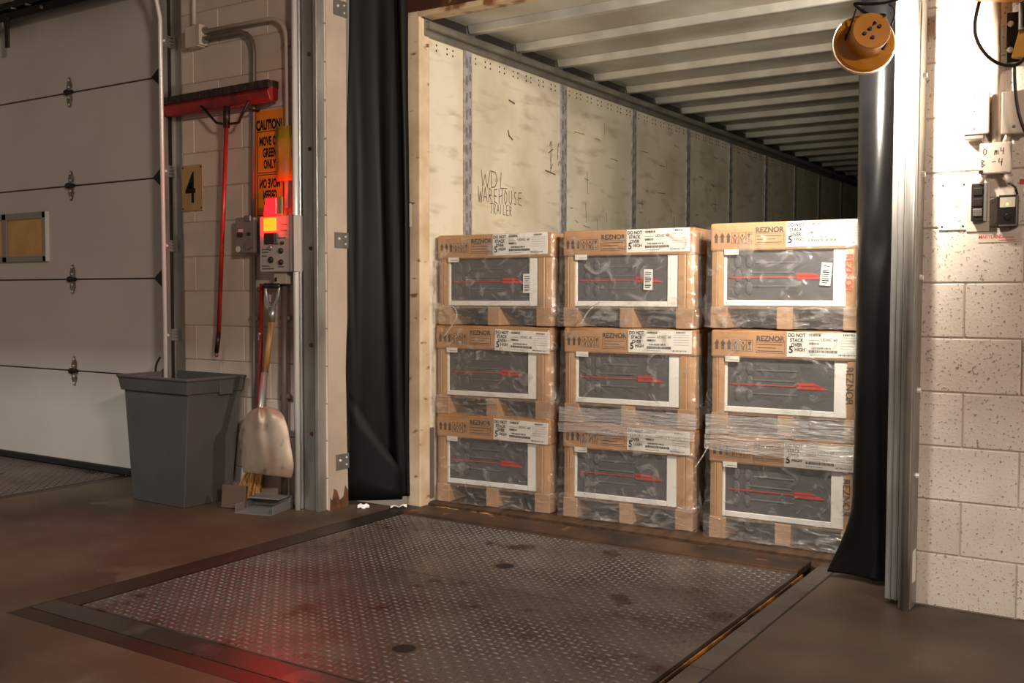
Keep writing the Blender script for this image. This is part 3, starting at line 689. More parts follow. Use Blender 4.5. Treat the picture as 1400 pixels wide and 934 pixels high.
LABELS = [
 ['heater crate at the bottom of the left stack, nearest the cream trailer post', 'middle heater crate of the left stack, label lying low on its cap', 'heater crate on top of the left stack, barcode tag at its panel right edge'],
 ['heater crate at the bottom of the centre stack, clear view of the red arrow', 'middle heater crate of the centre stack, film crumpled right of the red arrow', 'heater crate on top of the centre stack, white barcode tag over a short red arrow'],
 ['heater crate at the bottom of the right stack, wrap bunched over half its label', 'middle heater crate of the right stack, long red arrow across the panel', 'heater crate on top of the right stack, brightest cap, tilted barcode tag']]
stacks = [(-3.117, 4.605, .075), (-2.315, 4.645, .06), (-1.490, 4.625, .035)]
heights = [[0, .500, 1.005], [0, .502, 1.006], [0, .507, 1.015]]
first = True
for c, (sx, sy0, rz) in enumerate(stacks):
    for r_ in range(3):
        t = pr if first else copy_tree(pr)
        first = False
        t.location = (sx+(0, .004, -.006)[r_]*(c-1 or 1), sy0+(0, .006, .003)[r_], heights[c][r_]); t.rotation_euler = (0, 0, rz+(0, .012, -.006)[r_])
        t['label'] = LABELS[c][r_]
        crates = t
        for ch in t.children:
            if ch.name.startswith('shipping_label'):
                dz = {(0, 1): -.012, (0, 0): -.004, (1, 1): -.002, (2, 0): -.006}.get((c, r_), 0)
                ang = {(0, 1): .035, (0, 0): .02, (0, 2): -.012, (1, 2): -.006, (1, 0): .008}.get((c, r_), 0)
                ch.location = (0, 0, dz); ch.rotation_euler = (0, ang, 0)
            if ch.name.startswith('stretch_wrap') and t is not pr:
                ch.data = film(10+c*3+r_, .009, .006, .485, .018).mesh('stretch_wrap', M_film, True)
        if r_ == 2:     # barcode tag
            bx, bz, ta = {0: (.205, .23, .0), 1: (.115, .245, .02), 2: (.185, .255, .09)}[c]
            q = MB().box(-.024, .024, -.001, .0, -.052, .052).build('barcode_tag', M_paper, t, loc=(bx, .012, bz)); q.rotation_euler = (0, ta, 0)
            bq = MB()
            for k in range(9):
                zz = -.042+k*.0095; bq.box(-.016, .016 if k % 3 else .01, -.0018, -.001, zz, zz+random.choice((.0022, .004, .0055)))
            bq.build('barcode', M_ink, q)
        if c == 2:
            text('side_lettering', 'REZNOR', M_redtxt if r_ == 2 else M_brownink, t, (h-.090, .0030, .345), .046, .95, .0, rot=(PI/2, PI/2, 0))
        # bunched film bands
        if (c, r_) in ((2, 0), (2, 1), (1, 0), (1, 1), (0, 1), (0, 2), (1, 2), (2, 2), (0, 0)):
            zlo, zhi = {(2, 0): (.43, .505), (2, 1): (.0, .095), (1, 1): (.0, .085), (1, 0): (.455, .502)}.get((c, r_), (.004, .07))
            rnd = random.Random(c*7+r_); n = 26
            if (c, r_) in ((2, 0), (2, 1), (1, 1), (1, 0)):
                P = [[(-h-.013+(2*h+.026)*i/n, -.022-rnd.uniform(0, .007), zlo+(zhi-zlo)*j/7+(.02*(i/n)*(-1 if (c, r_) == (2, 0) else 0) if j == 0 else 0)+rnd.uniform(-.002, .002)) for i in range(n+1)] for j in range(8)]
                MB().grid(P).build('wrap_band', M_filmband, t, smooth=True)
        if (c, r_) not in ((2, 1), (1, 1)):
            rnd = random.Random(50+c*7+r_); n = 30
            P = [[(-h-.016+(2*h+.032)*i/n, -.020-rnd.uniform(0, .012), .004+.112*j/9+.012*math.sin(i*.9+c)*(j/9)+rnd.uniform(-.004, .004)) for i in range(n+1)] for j in range(10)]
            MB().grid(P).build('wrap_band', M_filmcrease, t, smooth=True)
# loose twists of film
for (pa, nm, lab) in (
    ([(950, 640), (955, 632), (962, 622), (968, 610)], 'film_twist', 'white twist of stretch film between centre and right stacks, near the floor'),
    ([(795, 442), (802, 428), (812, 418), (822, 412)], 'film_twist', 'white twist of stretch film on the lower left of the top centre crate'),
    ([(607, 460), (618, 445), (626, 432), (622, 420), (614, 418)], 'film_twist', 'looped twist of stretch film on the lower left of the top left crate')):
    pts = [W(a, b, 4.555) for a, b in pa]
    tag(MB().tube(pts, [.004]+[.007]*(len(pts)-2)+[.003], 6, smooth=2).build(nm, M_filmband, smooth=True), lab, 'film', 'loose twists of stretch film')

# ------------------------------------------------------------------ things at the left wall
# push broom hung head up
bm_ = thing('push_broom', 'red push broom hung head up beside the number 4 sign', 'broom', (-4.56, 3.95, 2.27))
a = Matrix.Translation((0, 0, 0)) @ Matrix.Rotation(-.012, 4, 'Y')
blk = MB().prism([(-.01, -.05), (.05, -.045), (.055, .02), (.0, .035), (-.03, .0)], -.44, .44, 'x', a).build('broom_block', M_redhead, bm_, bev=.006)
br_ = MB()
n = 60
for i in range(n):
    x = -.43+.86*i/(n-1); t = random.uniform(-.012, .012)
    br_.prism([(x-.009, .02), (x+.009, .02), (x+.011+t*.3, .062+t*.15), (x-.011+t*.3, .062+t*.15)], -.022+t*.3, .055, 'y', a)
br_.build('bristles', M_bristle, bm_, kind='stuff')
hp0 = W(310, 165, 3.93)-Vector(bm_.location); hp1 = W(296, 482, 3.98)-Vector(bm_.location); hpg = W(299, 455, 3.98)-Vector(bm_.location)
MB().tube([hp0, hpg], .0125, 10).build('handle', M_redhandle, bm_, smooth=True)
MB().tube([hpg, hp1], .0135, 10).build('grip', M_knob, bm_, smooth=True)
MB().tube([hp1+Vector((0.012*math.sin(t), 0, -.012+.012*math.cos(t))) for t in [2*PI*k/8 for k in range(9)]], .004, 6).build('hang_loop', M_redhandle, bm_)
MB().tube([W(310, 145, 3.93)-Vector(bm_.location), hp0+(hp1-hp0)*.03], .019, 10).build('ferrule', M_dark, bm_, smooth=True)
yoke = [W(p[0], p[1], 3.93)-Vector(bm_.location) for p in ((275, 145), (296, 168), (309, 170), (326, 168), (340, 138))]
MB().tube(yoke, .0075, 8).build('brace', M_dark, bm_, smooth=True)
MB().box(-.002, .012, -.005, .075, .03, .045).box(.26, .272, -.0, .075, -.08, -.07).build('wall_hook', M_dark, bm_)

# number plate 4
p = W(262.5, 257, 4.02)
s4 = thing('number_sign', 'tan plate with black number 4 on the block wall', 'sign', (p.x, 4.024, p.z))
MB().box(-.092, .092, -.004, .005, -.135, .135).build('plate', M_signtan, s4, bev=.002)
text('numeral', '4', M_ink, s4, (-.058, -.0047, -.085), .255, .72, .012)
for sx, sz in ((-.08, .12), (.08, .12), (.08, -.12), (-.08, -.12)): MB().lathe([(.006, 0), (.004, -.003)], 8, Matrix.Translation((sx, -.004, sz)) @ Matrix.Rotation(-PI/2, 4, 'X')).build('screw', M_dark, s4)

# caution sign
cs_ = thing('caution_sign', 'orange caution sign reading move on green only above the control box', 'sign', (-4.205, 4.022, 1.90))
MB().box(-.118, .118, -.003, .006, -.295, .295).build('plate', M_signorange, cs_, bev=.002)
text('sign_lettering', 'CAUTION!', M_ink, cs_, (-.108, -.004, .188), .076, .55, .045)
text('sign_lettering', 'MOVE ON\nGREEN\nONLY', M_ink, cs_, (-.004, -.004, .101), .067, .52, .042, 'CENTER')
text('sign_lettering', 'MOVE ON\nGREEN\nONLY', M_ink, cs_, (-.004, -.004, -.133), .067, .52, .042, 'CENTER', mirror=True)
bd = MB(); Mb = Matrix.Translation((0, -.004, 0))
for z0, z1 in ((-.050, .177), (-.285, -.062)):
    bd.ribbon([(-.10, z0), (.10, z0), (.10, z1), (-.10, z1), (-.10, z0)], .004, Mb)
bd.build('border_line', M_ink, cs_)
MB().prism([(-.006, .222), (.006, .222), (.002, .24), (-.002, .24)], -.0045, -.003, 'y').build('screw', M_dark, cs_)
# yellow sleeve overlapping the sign
yl = thing('document_sleeve', 'yellow plastic document sleeve overlapping the right edge of the orange caution sign', 'sleeve', (-4.045, 3.998, 1.945))
g = MB().grid([[(-.095+.19*u, -.012*math.sin(u*3)+.004*math.sin(v*7), -.155+.30*v) for u in (0, .2, .4, .6, .8, 1)] for v in (0, .25, .5, .75, 1)]).build('sleeve', M_yellowsl, yl, smooth=True)
g.modifiers.new('thick', 'SOLIDIFY').thickness = .003
MB().box(.042, .072, -.018, -.010, -.03, .01).build('print_block', M_slot, yl)

# conduits
def conduit(pix, Y, r, m, label, smooth=0, clips=()):
    pts = [W(a, b, Y) for a, b in pix]
    if smooth:
        q = [pts[0]]
        for i in range(1, len(pts)-1):
            a, b, c = pts[i-1], pts[i], pts[i+1]; d = min(.14, (a-b).length*.45, (c-b).length*.45)
            q.append(b+(a-b).normalized()*d)
            for k in (1, 2, 3, 4, 5):
                t = k/6; q.append((b+(a-b).normalized()*d)*(1-t)**2+b*2*t*(1-t)+(b+(c-b).normalized()*d)*t*t)
            q.append(b+(c-b).normalized()*d)
        pts = q+[pts[-1]]
    if clips:
        t = thing('conduit', label, 'conduit', tuple(pts[-1]))
        MB().tube([p-pts[-1] for p in pts], r, 10).build('pipe', m, t, smooth=True)
        for cx, cy in clips:
            c = W(cx, cy, Y)-pts[-1]
            MB().box(c.x-r-.018, c.x+r+.018, c.y-.003, c.y+.02, c.z-.012, c.z+.012).build('clip', M_galvd, t, bev=.003)
        return t
    return tag(MB().tube(pts, r, 10).build('conduit', m, smooth=True), label, 'conduit')
conduit([(275, 54), (347, 40), (347, 150), (346, 300)], 4.0, .0135, M_condg, 'darker bent conduit running behind the push broom to the small grey box', 1)
conduit([(275, 44), (391, 22), (393, 175), (392, 285)], 4.0, .0125, M_cond, 'pale bent conduit running over the caution sign to the control box', 1, clips=((392, 60), (393, 217)))
conduit([(265, -60), (265, 40)], 4.0, .013, M_cond, 'pale conduit rising from the white junction box at top')
conduit([(347, 350), (347, 690)], 4.005, .013, M_condg, 'grey conduit dropping from the small grey box behind the bin', 0, clips=((347, 435),))
conduit([(389, 372), (389, 676)], 4.0, .019, M_condg, 'thicker grey conduit dropping from the control box behind the shovel', 0, clips=((389, 435), (389, 542)))
p = W(268, 50, 3.99)
jb = thing('junction_box', 'white junction box high on the left block wall', 'box', (p.x-.02, 4.0, p.z))
MB().box(-.055, .055, -.03, .03, -.06, .06).build('body', M_beige, jb, bev=.006)
MB().box(.045, .075, -.034, .03, -.055, .062).build('cover_edge', M_cond, jb, bev=.003)
MB().tube([(.075, 0, .028), (.10, 0, .032)], .017, 8).tube([(.075, 0, -.03), (.095, 0, -.028)], .017, 8).build('connector', M_galvd, jb)

# small grey box and traffic light control box
p = W(337, 322, 3.97)
gb = thing('switch_box', 'small grey switch box left of the red-lit control box', 'switch box', (p.x, 3.99, p.z))
MB().box(-.076, .076, -.035, .038, -.10, .10).build('enclosure', M_greybox2, gb, bev=.006)
MB().box(-.048, -.012, -.037, -.034, .018, .036).build('tag', M_paper, gb)
MB().lathe([(.016, 0), (.014, -.016)], 14, Matrix.Translation((-.03, -.035, .004)) @ Matrix.Rotation(-PI/2, 4, 'X') @ Matrix.Scale(1, 4)).build('push_button', M_knob, gb)
MB().lathe([(.011, 0), (.009, .010)], 12, Matrix.Translation((.036, -.035, .006)) @ Matrix.Rotation(PI/2, 4, 'X')).build('indicator', M_knob, gb)
MB().lathe([(.031, 0), (.029, .006), (.027, .012)], 20, Matrix.Translation((.034, -.035, -.052)) @ Matrix.Rotation(PI/2, 4, 'X')).build('dial', M_dustpan, gb)
MB().lathe([(.018, 0), (.017, .003)], 16, Matrix.Translation((-.052, -.035, -.076)) @ Matrix.Rotation(PI/2, 4, 'X')).build('round_label', M_paper, gb)
MB().box(.0, .05, -.04, -.03, .075, .11).build('hasp', M_galvd, gb, bev=.003)

p = W(379, 334, 3.93)
cb = thing('control_box', 'pale dock light control box with a glowing red lens', 'control box', (p.x, 3.96, p.z))
MB().box(-.130, .130, -.035, .068, -.150, .155).build('enclosure', M_greybox, cb, bev=.005)
MB().box(.098, .104, -.038, -.034, -.15, .155).box(.118, .131, -.038, -.034, -.15, .155).build('cover_rib', M_greybox2, cb)
vz = .085
MB().box(-.092, .0, -.043, -.035, vz-.012, vz+.058).build('red_lens', M_redglow, cb, bev=.004)
MB().box(-.092, .012, -.041, -.035, vz-.085, vz-.022).build('green_lens', M_lens, cb, bev=.003)
MB().box(.0-.01, .012, -.046, -.035, vz-.085, vz-.022).build('lens_clip', M_galvd, cb)
vs_ = MB()
MB().prism([(-.075, vz+.072), (.022, vz+.072), (.022, vz+.165), (-.056, vz+.165), (-.068, vz+.11)], -.060, -.046, 'y').build('visor', M_redvisor, cb, bev=.004, label='glowing red visor')
MB().box(.022, .058, -.052, -.038, vz+.072, vz+.168).build('visor_bracket', M_signtan, cb, bev=.003)
for bx_, bz_, r_, m_ in ((-.042, -.018, .016, M_galv), (.035, -.036, .016, M_knob), (.035, -.098, .016, M_knob), (-.042, -.084, .018, M_knob), (.048, .006, .010, M_knob)):
    MB().lathe([(r_, 0), (r_*.95, .008), (r_*.6, .014)], 14, Matrix.Translation((bx_, -.035, bz_)) @ Matrix.Rotation(PI/2, 4, 'X')).build('button', m_, cb)
pl = MB()
for x_, z_, l_ in ((-.085, .015, .075), (-.085, .004, .06), (.012, -.125, .045), (-.115, -.03, .05), (-.115, -.045, .05), (-.115, -.065, .04), (-.115, -.12, .06), (-.11, -.135, .09), (.01, .03, .06), (.03, .07, .05), (.03, .10, .05)):
    pl.box(x_, x_+l_, -.0362, -.0348, z_, z_+.006)
pl.build('panel_lettering', M_grayink, cb)
MB().box(-.055, .042, -.005, .055, -.215, -.150).build('lower_box', M_beige, cb, bev=.004)

# scoop shovel hung by its grip
SHY = 3.90
sh = thing('scoop_shovel', 'worn metal scoop shovel with wooden shaft hung under the control box', 'shovel', (-4.17, SHY, .13))
o_ = Vector(sh.location)
def Wl(px, py, Y, base=o_): return W(px, py, Y)-base
outL = [(356, 556), (340, 562), (330, 577), (326, 596), (328, 620), (330, 637), (332, 646)]
outR = [(358, 556), (376, 557), (388, 566), (394, 585), (398, 610), (403, 637), (399, 655)]
P = []
nv = 14; nu = 18
def samp(L, t):
    f = t*(len(L)-1); i = min(int(f), len(L)-2); k = f-i
    return (L[i][0]*(1-k)+L[i+1][0]*k, L[i][1]*(1-k)+L[i+1][1]*k)
for i in range(nv+1):
    t = i/nv; a_, b_ = samp(outL, t), samp(outR, t); row = []
    for j in range(nu+1):
        k = j/nu; u_ = 2*k-1
        px = a_[0]*(1-k)+b_[0]*k; py = a_[1]*(1-k)+b_[1]*k
        rib = (.034*math.exp(-((u_+.22)/.16)**2)-.022*math.exp(-((u_-.12)/.15)**2))*max(0, 1-t*1.15)
        dep = SHY-.035-.06*(1-u_**2)*min(1, t*2.5+.15)+.02*t*0-rib
        row.append(Wl(px, py, dep))
    P.append(row)
o = MB().grid(P).build('blade', M_scoop, sh, smooth=True)
o.modifiers.new('thick', 'SOLIDIFY').thickness = .004
s = o.modifiers.new('sub', 'SUBSURF'); s.levels = 1; s.render_levels = 1
MB().tube([Wl(362, 510, 3.915), Wl(357, 560, 3.86), Wl(354, 585, 3.80)], [.019, .019, .010], 10).build('socket', M_galv, sh, smooth=True)
MB().tube([Wl(371, 438, 3.945), Wl(362, 515, 3.915)], .0175, 10).build('shaft', M_wood, sh, smooth=True)
MB().tube([Wl(371.5, 440, 3.945), Wl(372, 420, 3.95)], .019, 10).build('ferrule', M_galv, sh, smooth=True)
MB().tube([Wl(371.5, 423, 3.95), Wl(364, 408, 3.955), Wl(363.5, 392, 3.96)], [.011, .009, .009], 8, smooth=1).tube([Wl(371.5, 423, 3.95), Wl(380, 408, 3.955), Wl(382, 392, 3.96)], [.011, .009, .009], 8, smooth=1).build('grip_yoke', M_galv, sh, smooth=True)
MB().tube([Wl(362.5, 391, 3.96), Wl(383, 391, 3.96)], .016, 10).build('grip', M_knob, sh, smooth=True)
MB().tube([Wl(377, 384, 4.03), Wl(377, 384, 3.95), Wl(377, 380, 3.945)], .006, 6).build('wall_hook', M_dark, sh)

# corn broom behind the shovel
cbm = thing('corn_broom', 'red-handled corn broom standing behind the scoop shovel', 'broom', (-4.29, 3.975, .0))
o2 = Vector(cbm.location)
MB().tube([Wl(358, 388, 3.99, o2), Wl(355, 540, 3.985, o2), Wl(351, 600, 3.975, o2)], .0125, 8).build('handle', M_redhandle, cbm, smooth=True)
MB().tube([Wl(356.6, 455, 3.988, o2), Wl(356.2, 465, 3.988, o2)], .0132, 8).build('white_band', M_paper, cbm)
bs = MB()
for i in range(90):
    u_ = random.uniform(-1, 1); v_ = random.uniform(-1, 1)
    top = Vector((.02+.03*u_, .012*v_, .235)); bot = Vector((-.075+.09*u_+random.uniform(-.01, .01), .012+.022*v_, .012+.03*abs(u_)+random.uniform(0, .02)))
    bs.tube([top, top*.5+bot*.5+Vector((0, 0, 0)), bot], [.010, .009, .005], 5)
bs.build('bristles', M_straw, cbm, kind='stuff')
MB().tube([(.02, 0, .20), (.035, 0, .30)], [.03, .014], 10).build('collar', M_straw, cbm)

# rectangular bin
bn = thing('waste_bin', 'large grey rectangular plastic bin in front of the block wall', 'bin', (-4.725, 3.80, 0), -.03)
def ring(x0, x1, y0, y1, z): return [(x0, y0, z), (x1, y0, z), (x1, y1, z), (x0, y1, z)]
def shell(rings, name, m, closed_bottom=True, bev=.012):
    mb = MB(); vs = [q for rg in rings for q in rg]; fs = []
    for i in range(len(rings)-1):
        for k in range(4): fs.append((i*4+k, i*4+(k+1) % 4, (i+1)*4+(k+1) % 4, (i+1)*4+k))
    if closed_bottom: fs += [(3, 2, 1, 0), tuple((len(rings)-1)*4+k for k in range(4))]
    return mb.add(vs, fs)
o = shell([ring(-.225, .235, -.155, .17, 0), ring(-.275, .295, -.165, .198, .632), ring(-.271, .291, -.161, .194, .64), ring(-.215, .225, -.145, .16, .01)], 'b', M_can)
o.build('body', M_can, bn, bev=.012)
rm = shell([ring(-.275, .295, -.166, .198, .628), ring(-.287, .307, -.180, .208, .628), ring(-.300, .318, -.190, .213, .698), ring(-.307, .325, -.197, .214, .702), ring(-.307, .325, -.197, .214, .716),
            ring(-.287, .305, -.177, .205, .716), ring(-.275, .295, -.166, .198, .63)], 'r', M_can, False).build('rim', M_can, bn, bev=.004)
MB().box(.311, .318, .03, .12, .615, .70).build('grip_recess', M_can, bn, bev=.006)
MB().box(-.175, -.15, -.172, -.168, .66, .675).build('rivet', M_galvd, bn)

# brown board and grey dustpan on the floor
o = MB().box(-.075, .075, -.012, .012, 0, .125).build('brown_board', M_browncard, loc=(-4.27, 3.79, .002), bev=.003)
o.rotation_euler = (-.12, 0, .25); tag(o, 'small dark brown board standing on the floor beside the grey bin', 'board')
dp = thing('dustpan', 'grey plastic dustpan lying on the floor under the scoop shovel', 'dustpan', (-4.10, 3.86, 0), .25)
MB().prism([(-.13, .0), (.09, .0), (.10, .07), (.07, .055), (.06, .012), (-.13, .004)], -.115, .115, 'x').build('pan', M_dustpan, dp, bev=.004)
for x_ in (-.118, .110): MB().box(x_, x_+.008, -.11, .09, 0, .045).build('side_wall', M_dustpan, dp, bev=.002)
MB().box(-.10, .10, -.02, .09, .062, .07).build('hood', M_dustpan, dp, bev=.003)

# ------------------------------------------------------------------ right wall fittings
def rbox(name, label, cat, x0, y0, x1, y1, Y, dep, m, bev=.006):
    a_, b_ = W(x0, y0, Y-dep), W(x1, y1, Y-dep); c = (a_+b_)/2
    t = thing(name, label, cat, (c.x, Y, c.z)); w_ = abs(b_.x-a_.x)/2; h_ = abs(a_.z-b_.z)/2
    MB().box(-w_, w_, -dep, 0, -h_, h_).build('body', m, t, bev=bev)
    return t, w_, h_
tA, w_, h_ = rbox('outlet_box', 'cream weatherproof outlet box, left one beside the upright conduit', 'outlet', 1314, 130, 1351, 182, WY-.002, .05, M_beige, .012)
MB().box(-w_-.004, w_+.004, -.062, -.05, -h_-.003, h_+.003).build('cover', M_beige, tA, bev=.008)
MB().box(-w_*.7, w_*.7, -.055, -.004, -h_-.02, -h_+.002).build('base_lip', M_greybox2, tA, bev=.004)
for sz in (.8, .1, -.75): MB().lathe([(.004, 0), (.003, .003)], 8, Matrix.Translation((.0, -.062, h_*sz)) @ Matrix.Rotation(PI/2, 4, 'X')).build('screw', M_galvd, tA)
tB, w_, h_ = rbox('outlet_box', 'cream outlet box right of the upright conduit, cut by the frame edge', 'outlet', 1371, 127, 1412, 180, WY-.002, .05, M_beige, .010)
MB().box(-w_-.003, w_+.003, -.06, -.05, -h_-.003, h_+.003).build('cover', M_beige, tB, bev=.006)
MB().lathe([(.006, 0), (.004, .003)], 8, Matrix.Translation((-.01, -.06, -h_*.7)) @ Matrix.Rotation(PI/2, 4, 'X')).build('screw', M_galvd, tB)
tC, w_, h_ = rbox('junction_box', 'cream junction box with handwritten marks below the outlets', 'box', 1339, 196, 1382, 236, WY-.002, .045, M_beige, .006)
hw = MB(); Mh = Matrix.Translation((0, -.0456, 0))
handwriting(hw, 'O m4', .018, .022, .0028, Mh, -w_+.012, .012); handwriting(hw, 'B', .02, .024, .0028, Mh, -w_+.008, -.03); handwriting(hw, '-4', .019, .024, .0028, Mh, -.008, -.028)
hw.build('handwriting', M_brownink, tC, kind='stuff')
MB().box(-w_+.0, -w_+.014, -.047, -.045, -h_+.002, -h_+.014).build('corner_mark', M_dark, tC)
pts = lambda pp, Y: [W(a, b, Y) for a, b in pp]
def wall_tube(name, label, pp, Y, r, m, cat='conduit'):
    return tag(MB().tube(pts(pp, Y), r, 10).build(name, m, smooth=True), label, cat)
wall_tube('conduit', 'upright cream conduit above the marked junction box', [(1362, -40), (1362, 197)], 4.005, .015, M_beige)
wall_tube('conduit', 'short cream conduit from left outlet box into the junction box', [(1341, 181), (1350, 199)], 4.0, .010, M_beige)
wall_tube('conduit', 'short cream conduit from right outlet box into the junction box', [(1381, 180), (1372, 199)], 4.0, .010, M_beige)
wall_tube('conduit', 'short cream elbow from junction box down to the narrow switch', [(1350, 234), (1344, 241), (1341, 252)], 4.0, .009, M_beige)
wall_tube('conduit', 'short cream elbow from junction box down to the black reader', [(1373, 234), (1377, 243), (1381, 252)], 4.0, .009, M_beige)
tS, w_, h_ = rbox('wall_switch', 'narrow dark three button switch under the marked junction box', 'switch', 1328, 251, 1347, 302, WY-.002, .03, M_reader, .004)
for k in (.55, -.02, -.55):
    MB().box(-w_*.7, w_*.55, -.035, -.03, h_*(k-.2), h_*(k+.2)).build('push_button', M_dark if k > -.5 else M_galvd, tS, bev=.002)
MB().box(w_*.75, w_+.003, -.032, -.002, -h_, h_).build('edge_trim', M_galv, tS)
tR, w_, h_ = rbox('card_reader', 'black reader box with pale lit screen right of the narrow switch', 'reader', 1363, 267, 1391, 311, WY-.002, .035, M_reader, .006)
MB().box(-w_*.7, w_*.75, -.037, -.035, h_*.25, h_*.85).build('screen', M_screen, tR)
MB().lathe([(.004, 0), (.003, .002)], 8, Matrix.Translation((0, -.037, h_*.42)) @ Matrix.Rotation(PI/2, 4, 'X')).build('lamp_dot', M_led, tR)
MB().lathe([(.013, 0), (.010, .004)], 14, Matrix.Translation((.003, -.035, -h_*.35)) @ Matrix.Rotation(PI/2, 4, 'X')).build('button', M_knob, tR)
MB().box(-w_*.8, w_*.8, -.037, -.034, -h_*.9, -h_*.8).build('trim_line', M_galvd, tR)
wall_tube('reader_cable', 'black cable curling from junction box into the reader top', [(1380, 250), (1388, 256), (1391, 266)], 3.99, .004, M_cable, 'cable')
for nm, lab, x0, y0, x1, y1, m_ in (('cover_plate', 'painted blank cover plate on the wall left of the narrow switch', 1284, 249, 1321, 314, M_blockR), ('mounting_plate', 'painted backing plate behind the narrow switch', 1322, 244, 1352, 316, M_beige), ('reader_plate', 'small painted backing plate above the black reader', 1354, 247, 1386, 268, M_beige)):
    a_, b_ = W(x0, y0, 4.02), W(x1, y1, 4.02)
    t = thing(nm, lab, 'plate', ((a_.x+b_.x)/2, WY-.001, (a_.z+b_.z)/2)); w_ = (b_.x-a_.x)/2; h_ = abs(a_.z-b_.z)/2
    MB().box(-w_, w_, -.004, 0, -h_, h_).build('plate', m_, t, bev=.001)
    if nm == 'cover_plate':
        for sx in (-.75, .75):
            for sz in (-.85, .85): MB().lathe([(.004, 0), (.003, .002)], 8, Matrix.Translation((w_*sx, -.004, h_*sz)) @ Matrix.Rotation(PI/2, 4, 'X')).build('screw', M_dark, t)
a_, b_ = W(1337, 319, 4.024), W(1395, 331, 4.024)
ms_ = thing('sticker', 'pale sticker with red lettering below the black reader', 'sticker', ((a_.x+b_.x)/2, WY-.0015, (a_.z+b_.z)/2))
MB().box(-(b_.x-a_.x)/2, (b_.x-a_.x)/2, -.001, 0, -.016, .016).build('paper', M_beige, ms_)
text('sticker_lettering', 'MARYLAND', M_redtxt, ms_, (-(b_.x-a_.x)/2+.002, -.0016, -.002), .018, .85, .012)
MB().box(.0, .055, -.0016, -.001, -.010, -.008).box(.01, .05, -.0016, -.001, .0, .002).build('fine_print', M_redtxt, ms_)
a_ = W(1398, 248, 4.024)
tag(MB().box(-.008, .03, -.001, 0, -.009, .009).build('orange_sticker', M_redtxt, loc=(a_.x, WY-.0015, a_.z)), 'small orange red sticker at right frame edge, right of the black reader', 'sticker')

# dock light with its arm
dlq = LAMP_A.to_track_quat('Z', 'Y').to_matrix().to_4x4()
lamp = thing('dock_light', 'round yellow dock light head aimed into the trailer', 'lamp', tuple(LAMP_C))
MB().lathe([(.060, -.078), (.063, -.074), (.064, .0), (.068, .006), (.098, .022), (.104, .030), (.105, .046), (.101, .046), (.100, .032), (.06, .012), (.03, .010)], 40, dlq, False) \
    .build('shade', M_lampy, lamp, smooth=False, bev=.001)
MB().lathe([(.0605, -.0783), (.0, -.0786)], 40, dlq, False).build('back_plate', M_lampy, lamp)
MB().lathe([(.1055, .040), (.1075, .044), (.1075, .050), (.104, .052), (.1015, .050)], 40, dlq, False).build('rim', M_galv, lamp, smooth=True)
MB().lathe([(.0, .012), (.055, .0125), (.055, .016), (.0, .0165)], 16, dlq, False).build('bulb_lens', M_bulb, lamp)
bl_ = MB()
for (bx_, by_) in ((-.025, .012), (.024, -.012), (-.002, -.026), (.006, .004)):
    bl_.lathe([(.007, -.0786), (.006, -.087)], 8, dlq @ Matrix.Translation((bx_, by_, 0)))
bl_.build('bolt', M_dark, lamp)
lo = LAMP_C
def Wc(px, py, Y): return W(px, py, Y)-lo
MB().tube([Wc(1191, 36, 3.56), Wc(1200, 28, 3.57), Wc(1211, 22, 3.58), Wc(1208, 20, 3.58), Wc(1190, 22, 3.58), Wc(1172, 10, 3.58), Wc(1166, 4, 3.57), Wc(1185, 6, 3.57), Wc(1215, 4, 3.57), Wc(1240, -6, 3.58)], .0052, 8, smooth=2).build('power_cord', M_cable, lamp, smooth=True)
MB().tube([Wc(1191, 37, 3.56), Wc(1197, 31, 3.565)], .009, 8).build('cord_grip', M_knob, lamp)
MB().tube([Wc(1157, 52, 3.60), Wc(1164, 32, 3.59), Wc(1171, 12, 3.58)], .003, 6).tube([Wc(1215, 44, 3.60), Wc(1224, 20, 3.59), Wc(1223, 10, 3.585), Wc(1215, 6, 3.58)], .003, 6, smooth=1).build('safety_wire', M_cable, lamp)
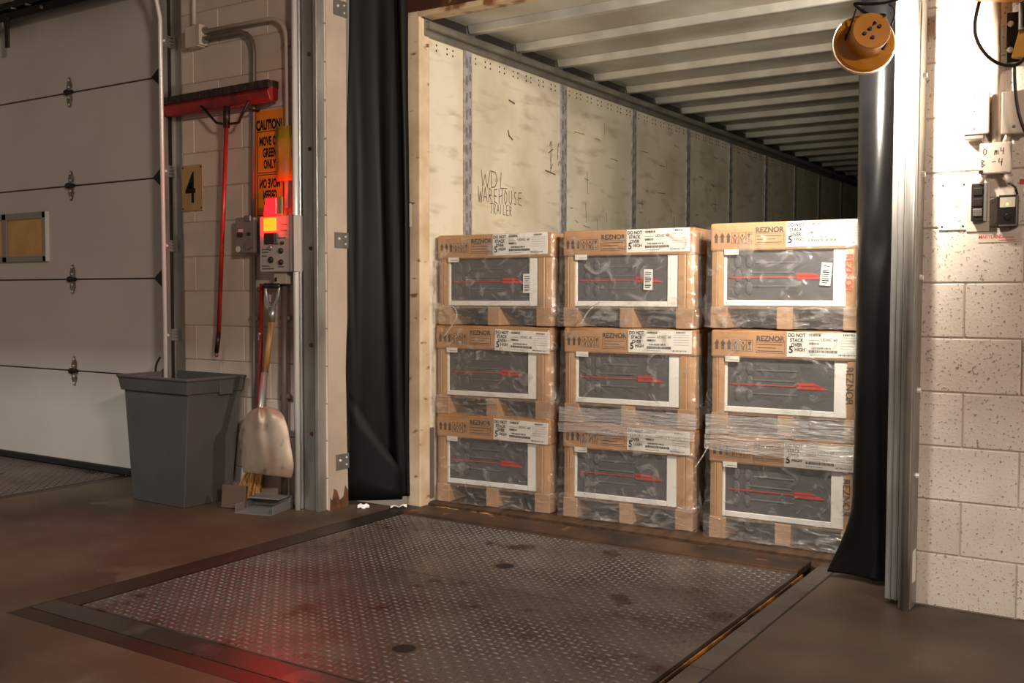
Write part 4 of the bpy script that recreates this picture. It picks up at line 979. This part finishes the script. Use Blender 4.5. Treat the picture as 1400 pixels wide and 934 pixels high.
MB().tube([Wc(1157, 56, 3.602), Wc(1159, 46, 3.598)], .008, 6).tube([Wc(1206, 68, 3.602), Wc(1211, 58, 3.598)], .009, 6).build('yoke_bolt', M_dark, lamp)
oa = Vector((-.43, 3.95, 2.20))
A0 = Vector((-.42, 3.93, 2.215)); A1 = Vector((-.78, 3.66, 2.225))
def bar(mb, p, q, w2, h2):
    d = (q-p).normalized(); n_ = d.cross(Vector((0, 0, 1))).normalized()*w2; u2 = Vector((0, 0, h2))
    vs = [e+a_*n_+b_*u2 for e in (p, q) for a_, b_ in ((-1, -1), (1, -1), (1, 1), (-1, 1))]
    return mb.add(vs, [(0, 1, 2, 3), (7, 6, 5, 4), (0, 4, 5, 1), (1, 5, 6, 2), (2, 6, 7, 3), (3, 7, 4, 0)])
arm = bar(MB(), A0-oa, A1-oa, .022, .035).build('swing_arm', M_lampy, lamp, bev=.003, loc=tuple(oa-lo))
bar(MB(), A1-oa+Vector((.03, .02, -.02)), Vector((-.93, 3.56, 2.215))-oa, .012, .012).build('tip_bracket', M_dark, arm, bev=.002)
MB().box(-.075, -.03, .02, .075, -.21, -.035).build('wall_plate', M_dark, arm, bev=.003)
for z in (-.075, -.165): MB().lathe([(.011, 0), (.009, .008)], 8, Matrix.Translation((-.062, .02, z)) @ Matrix.Rotation(PI/2, 4, 'X')).build('bolt', M_shiny, arm)
MB().tube([(0, -.02, -.11), (0, -.02, .08)], .034, 14).build('pivot', M_knob, arm, smooth=True)
MB().prism([(-.055, -.20), (-.01, -.21), (.0, -.14), (-.02, -.09), (-.032, -.11)], -.012, .0, 'y').build('junction_cover', M_ochre, arm, bev=.004)
tag(MB().tube(pts([(1339, 2), (1334, 22), (1332, 42), (1337, 60), (1350, 78), (1366, 88), (1382, 91), (1396, 86), (1408, 70)], 3.9), .0062, 8, smooth=2).build('lamp_cable', M_cable, smooth=True), 'black cable looping below the yellow lamp arm on the right wall', 'cable')
tag(MB().tube(pts([(1387, 90), (1387, 108), (1389, 135), (1393, 158), (1401, 180), (1410, 200)], 3.92), .0055, 8, smooth=2).build('drop_cable', M_cable, smooth=True), 'dark cable dropping past the right outlet box', 'cable')
